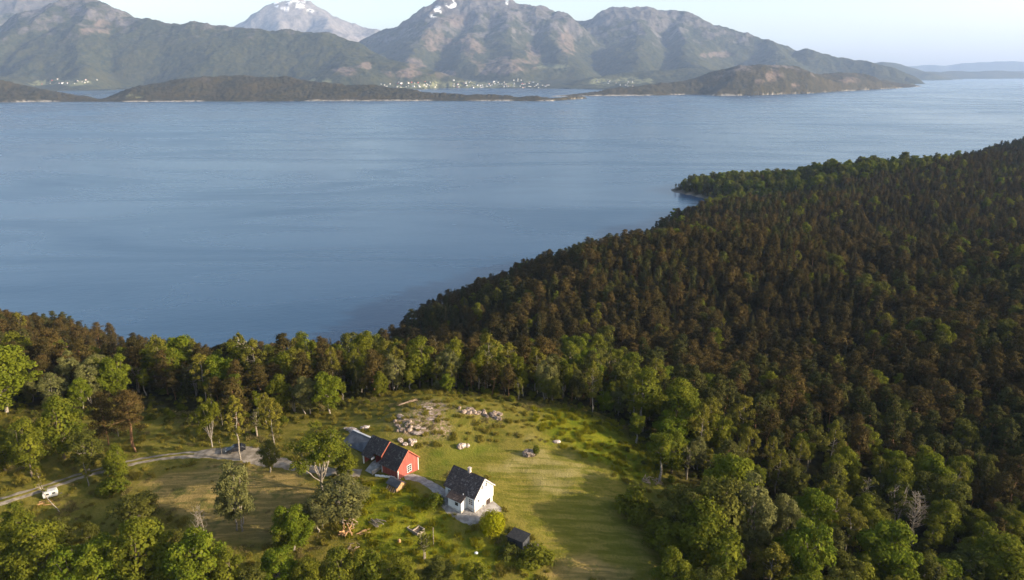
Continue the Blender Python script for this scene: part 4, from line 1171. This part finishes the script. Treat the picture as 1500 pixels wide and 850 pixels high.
rock('white_boulder', 675.5, 655.5, (1.1, .7, .75), 'large angular white boulder standing on the lawn above the white house', 'rock_white', 51, .5, .1)
rock('small_white_boulder', 685, 654, (.55, .45, .45), 'small white boulder right beside the large one on the lawn', 'rock_white', 52, .2, .1)
rock('cracked_boulder', 776, 666, (1.5, 1.0, 1.0), 'grey brown boulder at the top of the mown meadow beside a dark bush', 'rock', 53, .2, .15)
rock('upright_boulder', 769, 667, (.55, .5, .95), 'narrow pale boulder standing against the left side of the grey brown one', 'rock_white', 54, .1, .1)
rock('field_stone', 815, 648, (1.0, .6, .4), 'pale stone in the long grass right of the boulders', 'rock_white', 55, .1, .2)
G3 = 'rubble stones at the foot of the treeline'
rr = random.Random(4)
for k in range(26):
    f = rr.random(); px = 672 + 62 * f + rr.uniform(-3, 3); py = 600 + 12 * f + rr.uniform(-4, 4)
    rock('rubble_stone', px, py, (rr.uniform(.4, 1.0), rr.uniform(.3, .7), rr.uniform(.3, .6)), 'brown stone in the rubble strip along the treeline above the meadow', 'rock', 60 + k, rr.uniform(0, 3), .15, G3)
for k in range(12):
    rock('rubble_stone', rr.uniform(578, 605), rr.uniform(618, 634), (rr.uniform(.3, .8), rr.uniform(.3, .6), rr.uniform(.25, .5)), 'brown stone among rough grass on the left side of the knoll', 'rock', 90 + k, rr.uniform(0, 3), .15, 'stones on the left of the knoll')
for k in range(8):
    rock('rubble_stone', rr.uniform(586, 608), rr.uniform(646, 652), (rr.uniform(.4, .8), rr.uniform(.3, .6), rr.uniform(.3, .6)), 'pale stone piled close behind the ridge of the red barn', 'rock_white', 110 + k, rr.uniform(0, 3), .1, 'stones behind the barn')
# a row of small white stones along the path edge
stone0 = rock_mesh(130, .30, .28, .28, 2); stone0.materials.append(M['white'])
for k in range(15):
    px = 551 + 34 * k / 14; py = 697.3 + 3.6 * k / 14
    x, y, z, t = ground(px, py)
    o = link(bpy.data.objects.new('edge_stone', stone0)); o.location = (x, y, z + .1); o.rotation_euler = (0, 0, k * 1.3)
    tag(o, 'small white painted stone in the row edging the grass in front of the red barn', 'stone', 'white edge stones')
# planks, stump wood and logs
def sticks(name, px, py, n, length, spread, label, mat='old_wood', flat=0.25, rad=.09, seed=1, cat='wood pile', yaw=None):
    x, y, z, t = ground(px, py); q = random.Random(seed)
    root = empty(name, (x, y, z)); tag(root, label, cat)
    for k in range(n):
        a = q.uniform(0, 6.28) if yaw is None else yaw + q.uniform(-.35, .35)
        l = length * q.uniform(.55, 1.1); cxx, cyy = q.uniform(-spread, spread), q.uniform(-spread, spread) * .6
        up = q.uniform(0, flat); d = Vector((math.cos(a) * math.cos(up), math.sin(a) * math.cos(up), math.sin(up))) * l / 2
        c = Vector((cxx, cyy, .12 + abs(d.z) + q.uniform(0, .25))); c.z += float(H(x + cxx, y + cyy)) - z
        r0 = rad * q.uniform(.6, 1.2); m = MB(); m.tube([c - d, c + (0.03 * l) * Vector((q.uniform(-1, 1), q.uniform(-1, 1), .3)), c + d], [r0, r0 * .95, r0 * .75], 6); m.build('log', M[mat], root)
    return root
sticks('stump_heap', 508, 783, 12, 2.4, .8, 'heap of orange brown roots and branches on the rough slope', 'orange_wood', 1.1, .13, 2)
sticks('branch_heap', 512, 768, 10, 1.9, 1.1, 'low heap of grey brown branches above the orange root heap', 'old_wood', .5, .08, 3)
sticks('log_pile', 553, 767, 12, 2.6, .9, 'loose pile of pale split logs lying along the green slope', 'bark_dead', .15, .12, 4, yaw=-.7)
sticks('plank_scrap', 533, 782, 4, 2.0, .5, 'few orange boards lying in the grass right of the root heap', 'orange_wood', .2, .11, 5, yaw=.3)
sticks('firewood_heap', 781, 801, 14, 1.2, .9, 'heap of pale split wood against the right end of the black shed', 'bark_dead', .8, .12, 6)
sticks('brush_heap', 955, 706, 22, 2.2, 1.9, 'wide low heap of grey brushwood at the foot of the lone tree in the meadow', 'old_wood', .5, .08, 7)
sticks('twig_heap', 520, 805, 12, 1.5, 1.4, 'scatter of brown twigs in the grass above the bottom trees', 'old_wood', .4, .07, 8)
sticks('caravan_boards', 68, 738, 7, 2.4, .9, 'orange brown boards on the ground in front of the caravan', 'orange_wood', .1, .1, 9, yaw=.5)
sticks('fallen_trunk', 596, 592, 3, 6.5, .6, 'thin grey trunks fallen at the edge of the wood behind the knoll', 'old_wood', .12, .06, 10, 'fallen tree', yaw=.5)
# cold frame of old boards
fx, fy, fz, _ = ground(609, 776)
cf = empty('cold_frame', (fx, fy, fz + .05), R(-38)); tag(cf, 'low wooden frame of grey boards on bare soil in the green slope', 'frame')
for a, b_, c_, d_ in ((-1.5, 1.5, -1.0, -.86), (-1.5, 1.5, .86, 1.0), (-1.5, -1.36, -.86, .86), (1.36, 1.5, -.86, .86), (-.07, .07, -.86, .86)):
    m = MB(); m.box(a, b_, c_, d_, -.3, .34); m.build('board', M['bark_dead'], cf)
m = MB(); m.box(-1.36, 1.36, -.86, .86, -.3, .06); m.build('soil_bed', M['soil'], cf)
# posts
def post(px, py, h, label, r0=.07):
    x, y, z, t = ground(px, py); m = MB(); m.tube([(0, 0, -.3), (0.02, .01, h * .5), (.05, 0, h)], [r0, r0, r0 * .85], 8)
    o = m.build('wooden_post', M['bark_dead'], smooth=True); o.location = (x, y, z); tag(o, label, 'post')
post(635, 800, 4.2, 'tall thin grey pole standing alone in the slope below the house')
post(575, 672, 0.1, 'short stub of a post beside the barn ramp')
x, y, z, t = ground(585, 794); o = link(bpy.data.objects.new('tree_stump', rock_mesh(140, .35, .35, .5, 2))); o.data.materials.append(M['orange_wood']); o.location = (x, y, z + .2); tag(o, 'pale cut tree stump in the bright green slope', 'stump')
x, y, z, t = ground(697.5, 811); o = link(bpy.data.objects.new('white_tub', rock_mesh(141, .38, .3, .25, 2, .1))); o.data.materials.append(M['white']); o.location = (x, y, z + .15); tag(o, 'small white tub lying in the grass left of the black shed', 'tub')

# ------------------------------------------------------------------ trees and bushes one can point at
T_ = plant_px
T_('bright', 12, 606, 102, 'big bright green tree at the far left below the pine hill', 1.3, var=0)
T_('broad', 95, 672, 92, 'tall dark green tree in the left group, tallest of three above the road', 0.95, var=0)
T_('broad', 48, 698, 84, 'dark green tree at the left end of the group above the road', 1.0, var=1)
T_('olive', 133, 690, 62, 'low rounded olive tree at the right end of the group above the road', 1.15, var=0)
T_('broad', 8, 690, 60, 'shaded low tree at the left picture edge above the road', 1.0, var=2)
T_('willow', 83, 602, 58, 'grey green rounded tree right of the big bright one on the left', 1.0, var=1)
T_('pine', 200, 662, 92, 'tall pine with bare orange trunk above the road, right one of the pair', 1.05, var=1)
T_('pine', 194, 656, 84, 'pine with leaning orange trunk just left of the tall pine above the road', 0.8, var=2)
T_('pine_full', 159, 652, 76, 'dark full crowned pine left of the two orange trunked pines', 1.0, var=0)
T_('slim', 174, 640, 40, 'small pale sapling between the dark pine and the orange trunked pines', 1.1)
T_('broad', 170, 694, 32, 'low green tree at the roadside under the orange trunked pines', 1.4, var=2)
T_('limby', 311, 655, 68, 'twisted tree with pale thick trunk above the gravel parking place', 0.7)
T_('slim', 353, 674, 98, 'slim birch with long bare pale trunk beside the parked car', 1.25)
T_('slim', 325, 667, 30, 'young thin stemmed sapling left of the slim birch by the road', 1.0)
T_('pine_full', 350, 628, 76, 'brown needled pine behind the slim birch', 1.0, var=2)
T_('birch', 402, 655, 76, 'leafy birch at the far side of the gravel parking place', 1.05, var=0)
T_('thin', 377, 640, 44, 'thin bare stemmed tree between the slim birch and the leafy birch', 0.7)
T_('olive', 397, 690, 46, 'small two stemmed tree on the near side of the gravel parking place', 1.1, var=1)
T_('limby', 472, 719, 84, 'wide tree with many bare steep limbs left of the barn', 1.25)
T_('broad', 508, 700, 42, 'round green tree close to the left end of the barn', 1.4, var=3)
T_('willow', 350, 777, 104, 'tall grey green willow standing in the dry field', 0.78, var=0)
T_('olive', 205, 780, 56, 'wide grey olive bush tree at the edge of the dry field', 1.7, var=2)
T_('broad', 178, 716, 64, 'yellow green tree between the caravan and the dry field', 0.75, var=1)
T_('slim', 130, 712, 44, 'thin leafy sapling on the near side of the road right of the caravan', 1.5)
T_('bush_green', 165, 722, 24, 'green bush under the yellow green tree near the road', 1.3)
T_('leaning', 89, 752, 46, 'leaning pale trunk in front of the caravan', 1.0, rz=0.35)
T_('slim', 63, 722, 38, 'little leafy tree directly behind the caravan', 1.5)
T_('dead', 300, 796, 52, 'pale leafless tree at the lower edge of the dry field', 1.0, var=0)
T_('bright', 432, 806, 72, 'bright leafy tree at the lower end of the dry field', 1.05, var=1)
T_('broad', 418, 806, 60, 'dark green tree behind the left of the bright leafy one', 0.9, var=0)
T_('willow', 505, 764, 66, 'broad grey green willow below the wide limbed tree', 1.6, var=1)
T_('willow', 470, 775, 54, 'low shaded willow left of the broad grey green one', 1.3, var=0)
T_('bush_green', 637, 743, 22, 'dense olive bush beside the gravel path left of the white house', 1.05)
T_('bush_lime', 721, 781, 33, 'round bright yellow green bush in front of the white house', 0.82)
T_('thin', 622, 822, 46, 'thin grey shrub with bare stems below the cold frame', 0.9)
T_('olive', 640, 862, 46, 'dark round tree at the bottom below the thin shrub', 1.5, var=0)
T_('broad', 700, 872, 54, 'dark tree at the bottom left of the black shed', 1.3, var=3)
T_('bush_green', 783, 822, 24, 'low dark shrub under the black shed', 1.7)
T_('bush', 745, 812, 18, 'low rough shrub left of the black shed', 1.6)
T_('broad', 785, 668, 16, 'small dark round bush tree beside the boulders in the meadow', 1.1, var=1)
T_('tall', 966, 706, 80, 'lone round topped tree standing in the long grass of the meadow', 1.05, var=0)
T_('thin', 1006, 702, 50, 'sparse tree with bare stems right of the lone meadow tree', 0.9)
T_('bush_green', 928, 757, 48, 'dark upright bush at the lower edge of the mown meadow', 0.85)
T_('bush', 948, 752, 20, 'low pale shrub right of the dark bush at the meadow edge', 1.3)
T_('bright', 1064, 772, 108, 'rounded green tree standing above the dark thicket', 1.0, var=0)
T_('olive', 1002, 812, 108, 'shaded tree at the left end of the dark thicket', 1.05, var=0)
T_('olive', 1046, 822, 128, 'shaded many stemmed tree in the middle of the dark thicket', 1.0, var=1)
T_('willow', 1094, 818, 122, 'grey green tree with fine stems at the right of the dark thicket', 0.9, var=0)
T_('broad', 1022, 842, 108, 'dark leafy tree in front of the many stemmed one in the thicket', 1.1, var=2)
T_('broad', 975, 822, 66, 'dark rounded tree at the left front of the thicket', 1.2, var=3)
T_('bush_green', 962, 792, 34, 'dark low shrub at the meadow corner of the thicket', 1.3)
T_('tall', 940, 632, 92, 'tall birch like clump with pale stems at the top of the meadow', 1.1, var=1)
T_('birch', 928, 628, 80, 'pale stemmed birch at the left of the tall clump above the meadow', 1.0, var=1)
T_('bright', 886, 605, 36, 'small bright green tree at the treeline above the meadow', 0.95, var=1)
T_('birch', 868, 604, 74, 'slender birch at the treeline above the long grass', 0.95, var=2)
T_('bright', 482, 606, 62, 'bright green round tree at the wood edge left of the knoll', 1.05, var=0)
T_('willow', 452, 606, 60, 'grey green round tree left of the bright one at the wood edge', 0.95, var=1)
T_('birch', 1126, 700, 60, 'slender tree with white trunk at the edge of the right wood', 0.8, var=3)
T_('birch', 1092, 690, 66, 'leafy birch with bent crown at the edge of the right wood', 1.2, var=0)
T_('birch', 1165, 704, 62, 'pale birch pair member right of the white trunked tree', 1.0, var=1)
T_('bright', 1290, 866, 100, 'huge rounded bright green tree at the bottom right', 1.15, var=0)
T_('dead', 1336, 800, 78, 'leafless tree with white forked trunk in the lower right wood', 0.9, var=1)
T_('thin', 1308, 780, 74, 'half bare tree left of the white forked trunk', 1.0)
T_('thin', 1262, 760, 64, 'sparse yellowish tree in the lower right wood', 0.95)
T_('bright', 1170, 872, 118, 'tall leafy tree at the bottom right with sunlit top', 0.9, var=1)
T_('birch', 1120, 880, 84, 'pale leafed tree left of the tall sunlit one at the bottom', 1.4, var=2)
T_('broad', 985, 880, 74, 'leafy tree at the bottom under the mown meadow', 1.1, var=0)
T_('bush', 1022, 850, 30, 'dry brownish shrub at the bottom right of the meadow', 1.0)
T_('birch', 1236, 824, 80, 'light green loose tree left of the huge rounded one', 1.2, var=3)
T_('bright', 1185, 800, 84, 'green round tree behind the tall sunlit one at the bottom right', 1.0, var=0)
T_('olive', 1410, 868, 66, 'low olive tree at the bottom right corner wood', 1.5, var=1)
T_('bright', 1370, 872, 60, 'low bright tree right of the huge rounded one', 1.3, var=1)
BL = [(22,862,88,'broad',0,'leafy tree at the bottom left corner'), (72,872,104,'broad',2,'second tree from the left in the bottom row'), (118,884,96,'bright',1,'yellow tinged tree third from the left in the bottom row'),
      (160,880,92,'bright',0,'bright tree with loose crown left of the tallest one in the bottom row'), (212,872,112,'broad',0,'large dense tree in the middle of the bottom left row'), (252,866,84,'broad',3,'dark tree right of the large dense one in the bottom row'),
      (292,878,108,'bright',1,'broad leafy tree under the leafless pale tree'), (336,880,72,'broad',1,'low dark tree at the bottom left of the bright leafy one'), (375,884,60,'olive',0,'low olive tree at the bottom below the willow'),
      (412,866,66,'bright',0,'rounded leafy tree at the bottom below the bright field tree'), (455,882,62,'broad',2,'dark tree at the bottom left of the root heap'), (500,876,72,'broad',1,'shaded tree at the bottom under the root heap'),
      (545,872,78,'broad',3,'dark leafy tree at the bottom under the split logs'), (590,878,66,'broad',0,'dark leafy tree at the bottom under the cut stump'), (135,800,36,'olive',2,'low olive shrub tree between the caravan and the bottom row'),
      (35,800,62,'broad',1,'green tree behind the bottom left corner tree'), (95,812,56,'olive',1,'olive tree behind the second one of the bottom row'), (262,806,34,'olive',0,'small olive tree between dry field and bottom row')]
for px, py, hp, key, vv, lb in BL:
    T_(key, px, py, hp, lb, 1.05, var=vv)

# ------------------------------------------------------------------ the woods
NAMED = np.array(PLACED)
fr = np.random.default_rng(11)
def jgrid(x0, x1, y0, y1, s):
    xs, ys = np.meshgrid(np.arange(x0, x1, s), np.arange(y0, y1, s))
    x = xs.ravel() + fr.uniform(-.42, .42, xs.size) * s; y = ys.ravel() + fr.uniform(-.42, .42, xs.size) * s
    return x, y
x1, y1 = jgrid(-330, 420, 70, 430, 4.9)
x2, y2 = jgrid(-100, 1200, 430, 1300, 5.4)
fx = np.r_[x1, x2]; fy = np.r_[y1, y2]
fz = H(fx, fy); px_, py_, pt_ = project(fx, fy, fz + 8)
so = poly_sd(fx, fy, OPEN); sl_ = poly_sd(fx, fy, shore_poly)
ok = (so < -1.5) & (sl_ > 3.0) & (px_ > -140) & (px_ < 1640) & (py_ < 980)
# glades
def glade(a, b, r): 
    q = at(a, b, 60); return np.hypot(fx - q[0], (fy - q[1]) * .8) > r
for a, b, r in ((190, 622, 9), (252, 640, 10), (1165, 735, 6), (1390, 264, 0)):
    ok &= glade(a, b, r)
gl = at(1290, 256, 14); ok &= np.hypot(fx - gl[0], (fy - gl[1]) * 2.2) > 26
gl = at(1255, 257, 14); ok &= np.hypot(fx - gl[0], (fy - gl[1]) * 2.2) > 16
near = np.hypot(fx[:, None] - NAMED[:, 0], fy[:, None] - NAMED[:, 1]).__lt__(NAMED[:, 2] + 1.0).any(1)
ok &= ~near & ((fbm(fx / 28, fy / 28, 151, 2) > -0.75) | (fy < 230))
fx, fy, fz, so, sl_, px_, py_, pt_ = [a[ok] for a in (fx, fy, fz, so, sl_, px_, py_, pt_)]
capec = poly_sd(fx, fy, [at(a, b, 14) for a, b in ((975, 290), (1000, 245), (1120, 230), (1340, 228), (1420, 250), (1360, 276), (1240, 288), (1150, 292), (1090, 296), (1030, 304))]) > 0
thin_ = ~capec | (fr.uniform(0, 1, len(fx)) < .55)
fx, fy, fz, so, sl_, px_, py_, pt_ = [a[thin_] for a in (fx, fy, fz, so, sl_, px_, py_, pt_)]
N = len(fx)
u1 = fr.uniform(0, 1, N)
patch = fbm(fx / 75, fy / 75, 101, 3) + 0.35 * fr.normal(0, 1, N) * 0.5
cape = np.hypot((fx - 330) / 170, (fy - 960) / 75) < 1
cape2 = poly_sd(fx, fy, [at(a, b, 14) for a, b in ((975, 290), (1000, 245), (1120, 230), (1340, 228), (1420, 250), (1360, 276), (1240, 288), (1150, 292), (1090, 296), (1030, 304))]) > 0
left = fx < -95
behind = (fx > -125) & (fx < 40) & (fy < 262)
edge = np.exp(-np.maximum(-so, 0) / 22.0)
pb = np.where(patch > 0.5, 0.30, 0.06) + 0.75 * edge
pb = np.where(behind, np.maximum(pb, 0.62), pb)
pb = np.where(left & (fy > 205), 0.06, pb)
pb = np.where(cape2, 0.96, pb)
rightlow = (fx > 45) & (fy < 185)
pxb, pyb, _ = project(fx, fy, fz)
low = np.clip((pyb - 598 - (pxb - 950) * 0.25) / 40, 0, 1) * (pxb > 900)
pb = np.maximum(pb, 0.88 * low)
KEY = np.empty(N, object)
tone = fbm(fx / 110, fy / 110, 161, 3)
for i in range(N):
    if u1[i] < pb[i]:
        q = fr.random()
        if cape2[i]:
            KEY[i] = 'bright' if q < .34 else 'broad' if q < .66 else 'olive' if q < .88 else 'pine_olive'
        elif so[i] > -14 or behind[i]:
            KEY[i] = 'tall' if q < .25 else 'birch' if q < .50 else 'olive' if q < .60 else 'willow' if q < .68 else 'bright' if q < .80 else 'broad' if q < .95 else 'thin'
        else:
            KEY[i] = 'olive' if q < .28 else 'broad' if q < .55 else 'birch' if q < .76 else 'bright' if q < .84 else 'tall'
    else:
        q = fr.random()
        sp = 0.55 if (patch[i] < -0.45 and not left[i]) else 0.10
        tn = tone[i] + fr.normal(0, .28)
        KEY[i] = 'spruce' if q < sp else 'pine_olive' if tn > .38 else 'pine_dark' if tn < -.38 else 'pine' if q < .6 else 'pine_full'
Hh = np.where(cape2, fr.uniform(10, 15, N), fr.uniform(8.5, 14.5, N)) * (1 + 0.10 * np.clip(patch, -1, 1))
Hh = np.where(so > -5, Hh * fr.uniform(.55, 1.0, N), Hh)
Hh = np.where(sl_ < 14, Hh * .75, Hh)
Hh = np.where(left & (fy > 205), Hh * 0.84, Hh)
Hh = np.where(fy > 900, Hh * .80, Hh)
Hh = np.where(cape2, Hh * fr.uniform(.95, 1.25, N), Hh)
Hh = np.where(fy > 430, Hh * 0.98, Hh) * np.where(fr.uniform(0, 1, N) < .2, fr.uniform(.45, .75, N), fr.uniform(.72, 1.24, N))
# the largest seen become things, the rest one mass per kind
LIM = {'pine_tree': 250, 'broadleaf_tree': 190, 'birch_tree': 80, 'spruce_tree': 40, 'willow_tree': 30, 'bare_tree': 25}
used = {k: 0 for k in LIM}
rest = {}
def where_(i):
    if left[i] and fy[i] > 190: return 'on the wooded hill by the left shore', 'left hill'
    if behind[i] or (fx[i] <= 40 and so[i] > -60): return 'in the wood behind the farm', 'wood behind the farm'
    if rightlow[i]: return 'in the lower right wood below the meadow', 'lower right wood'
    return 'in the wide dark forest beyond the meadow', 'wide dark forest'
LOOK = {'pine': 'brown crowned pine with bare orange stem', 'pine_full': 'dark brown bushy pine', 'pine_olive': 'olive green bushy pine', 'pine_dark': 'nearly black bushy pine', 'spruce': 'dark pointed spruce', 'broad': 'full green broadleaf tree', 'bright': 'fresh green broadleaf tree',
        'olive': 'olive green broadleaf tree', 'tall': 'high crowned tree on a bare pale stem', 'willow': 'grey green willow', 'birch': 'slender pale birch', 'thin': 'half bare thin tree'}
inview = (px_ > -25) & (px_ < 1525) & (py_ < 905)
for i in np.argsort(pt_):
    key = KEY[i]; th = PROT[key][0][3]
    if inview[i] and used[th] < LIM[th]:
        used[th] += 1
        ws_, gs_ = where_(i)
        plant(key, fx[i], fy[i], fz[i], Hh[i], f'{LOOK[key]} {ws_}', f'{LOOK[key]} {gs_}', fr.uniform(.85, 1.15), fr.uniform(0, 6.28), int(fr.integers(9)))
    else:
        rest.setdefault('pine' if th in ('pine_tree', 'spruce_tree') else 'broadleaf', []).append((fx[i], fy[i], fz[i] - .1, fr.uniform(0, 6.28), Hh[i], key, int(fr.integers(9))))

def scatter(name, rows, variants, label, cat):
    """ONE object: points that carry copies of the tree meshes (geometry nodes)"""
    coll = bpy.data.collections.new(name + '_source')
    num = {}
    for k, (key, vi) in enumerate(variants):
        o = bpy.data.objects.new('%s_source_%03d' % (name, k), PROT[key][vi][4]); coll.objects.link(o); num[(key, vi)] = k
    me = bpy.data.meshes.new(name)
    n = len(rows); me.vertices.add(n)
    me.vertices.foreach_set('co', np.array([r[:3] for r in rows], np.float32).ravel())
    def put(nm, tp, key, arr):
        a = me.attributes.new(nm, tp, 'POINT'); a.data.foreach_set(key, arr)
    put('turn', 'FLOAT', 'value', np.array([r[3] for r in rows], np.float32))
    wv = np.random.default_rng(5).uniform(.85, 1.15, n)
    sc = np.array([[r[4] / PROT[r[5]][0][2]] * 3 for r in rows], np.float32); sc[:, 0] *= wv; sc[:, 1] *= wv
    put('size', 'FLOAT_VECTOR', 'vector', sc.ravel())
    put('variant', 'INT', 'value', np.array([num[(r[5], r[6] % len(PROT[r[5]]))] for r in rows], np.int32))
    ng = bpy.data.node_groups.new(name, 'GeometryNodeTree')
    ng.interface.new_socket('Geometry', in_out='INPUT', socket_type='NodeSocketGeometry'); ng.interface.new_socket('Geometry', in_out='OUTPUT', socket_type='NodeSocketGeometry')
    N_ = ng.nodes.new; gi = N_('NodeGroupInput'); go = N_('NodeGroupOutput'); ci = N_('GeometryNodeCollectionInfo'); ip = N_('GeometryNodeInstanceOnPoints')
    ci.inputs['Collection'].default_value = coll; ci.inputs['Separate Children'].default_value = True; ci.inputs['Reset Children'].default_value = True
    def na(nm, tp):
        a = N_('GeometryNodeInputNamedAttribute'); a.data_type = tp; a.inputs['Name'].default_value = nm; return a.outputs['Attribute']
    cb = N_('ShaderNodeCombineXYZ'); er = N_('FunctionNodeEulerToRotation'); Lk = ng.links.new
    Lk(na('turn', 'FLOAT'), cb.inputs['Z']); Lk(cb.outputs[0], er.inputs[0]); Lk(er.outputs[0], ip.inputs['Rotation'])
    Lk(na('size', 'FLOAT_VECTOR'), ip.inputs['Scale']); Lk(na('variant', 'INT'), ip.inputs['Instance Index'])
    ip.inputs['Pick Instance'].default_value = True
    Lk(gi.outputs[0], ip.inputs['Points']); Lk(ci.outputs[0], ip.inputs['Instance']); Lk(ip.outputs[0], go.inputs[0])
    o = link(bpy.data.objects.new(name, me)); md = o.modifiers.new('trees', 'NODES'); md.node_group = ng
    return tag(o, label, cat, kind='stuff')
def variants_of(rows):
    return sorted({(r[5], r[6] % len(PROT[r[5]])) for r in rows})
for nm, lb in (('pine', 'endless dark brown pine forest covering the slopes down to the fjord'), ('broadleaf', 'green broadleaf patches within the dark forest and on the wooded headland')):
    if rest.get(nm):
        scatter(nm + '_forest', rest[nm], variants_of(rest[nm]), lb, 'forest')
print('WOODS', N, used, {k: len(v) for k, v in rest.items()})

# ------------------------------------------------------------------ undergrowth and long grass
def tuft(seed, n, h, w, mat, lf):
    T = Tree(seed); r = T.r
    a = r.uniform(0, 6.28, n); q = r.uniform(0, 1, n) ** .6 * w * .5
    b0 = np.stack([np.cos(a) * q, np.sin(a) * q, np.full(n, -.05)], -1); a2 = r.uniform(0, 6.28, n); hh_ = h * r.uniform(.5, 1.1, n)
    tip = b0 + np.stack([np.cos(a2) * hh_ * .45, np.sin(a2) * hh_ * .45, hh_], -1); sd = np.stack([-np.sin(a2), np.cos(a2), np.zeros(n)], -1) * lf
    mid = (b0 + tip) / 2 + np.array([0, 0, .08 * h])
    T.lv.append(np.stack([b0 - sd, mid + sd, tip, mid - sd], 1)); T.wv.append(np.zeros((4, 3)) - .1); T.wq.append(np.array([[0, 1, 2, 3]]))
    PROT.setdefault(mat, []).append((None, None, 1.0, 'tuft', T.both_mesh('tuft', M['bark'], M[mat])))
def grass_mat(name, a, b, c):
    return leaf_mat(name, a, b, c, 0.35, 1.2)
M['grass_lush'] = grass_mat('grass_lush', (0.19, 0.20, 0.010), (0.27, 0.25, 0.016), (0.32, 0.29, 0.02))
M['grass_rough'] = grass_mat('grass_rough', (0.16, 0.155, 0.02), (0.27, 0.225, 0.04), (0.31, 0.26, 0.05))
M['grass_dry'] = grass_mat('grass_dry', (0.18, 0.15, 0.05), (0.27, 0.21, 0.08), (0.28, 0.24, 0.09))
for i in range(3):
    tuft(800 + i, 90, 0.8, 1.5, 'grass_lush', .06); tuft(810 + i, 90, 0.75, 1.5, 'grass_rough', .06); tuft(820 + i, 80, 0.45, 1.5, 'grass_dry', .05)
xg, yg = jgrid(-150, 95, 88, 212, 1.05)
sog = poly_sd(xg, yg, OPEN)
def inside(poly, w=0.0):
    return poly_sd(xg, yg, poly) > w
roadpoly = pxpoly([(-40,760),(0,744),(50,729),(95,712),(150,697),(250,675),(300,674),(340,678),(380,682),(440,694),(545,701),(545,684),(440,678),(400,662),(340,654),(250,660),(150,680),(50,712),(-40,738)])
yardpoly = pxpoly([(592,688),(612,690),(645,708),(660,722),(700,742),(726,728),(742,738),(712,772),(698,778),(680,760),(655,742),(630,722),(590,704)])
barnbox = pxpoly([(495,640),(540,690),(595,702),(622,690),(612,655),(550,634)])
bare_ = inside(roadpoly) | inside(yardpoly) | inside(barnbox, .3)
mown_ = inside(MOWN, -.5) | inside(LAWN, -.5)
tan_ = inside(TAN, -.3); lush_ = inside(LUSH) | inside(LUSH2, -2)
pr = fr.uniform(0, 1, len(xg)); nzg = fbm(xg / 9, yg / 9, 131, 3)
gk = np.where(lush_, 'grass_lush', np.where(nzg > .35, 'grass_dry', 'grass_rough'))
keep = (sog > -6) & ~bare_ & ~mown_ & (np.where(tan_, pr < .07, np.where(lush_, pr < .30, pr < .16 + .3 * (nzg > .2))))
gk = np.where(tan_, 'grass_dry', gk)
zg = H(xg, yg)
rows = [(xg[i], yg[i], zg[i], fr.uniform(0, 6.28), fr.uniform(.45, 1.25) * (.6 if tan_[i] else 1), gk[i], int(fr.integers(9))) for i in np.where(keep)[0]]
scatter('long_grass', rows, variants_of(rows), 'long rough grass growing on the unmown farm slopes', 'grass')
# low scrub along wood edges and on the rough slopes
xg, yg = jgrid(-170, 110, 85, 225, 2.6)
sog = poly_sd(xg, yg, OPEN); nzg = fbm(xg / 14, yg / 14, 141, 3); pr = fr.uniform(0, 1, len(xg))
bare_ = inside(roadpoly, -1.0) | inside(yardpoly, -1.0) | inside(barnbox, -.8) | inside(MOWN, -.8) | inside(LAWN, -.5) | inside(TAN, -.5)
pscr = np.where(sog < 4, .5, np.where((nzg > .40) & (yg < 122), .10, .004))
keep = (sog > -30) & ~bare_ & (pr < pscr)
zg = H(xg, yg)
rows = [(xg[i], yg[i], zg[i] - .1, fr.uniform(0, 6.28), fr.uniform(.6, 2.0) * (.6 if sog[i] > 8 else 1), 'bush' if fr.random() < .6 else 'bush_green', int(fr.integers(9))) for i in np.where(keep)[0]]
scatter('undergrowth', rows, variants_of(rows), 'low scrub and weeds along the wood edges', 'undergrowth')
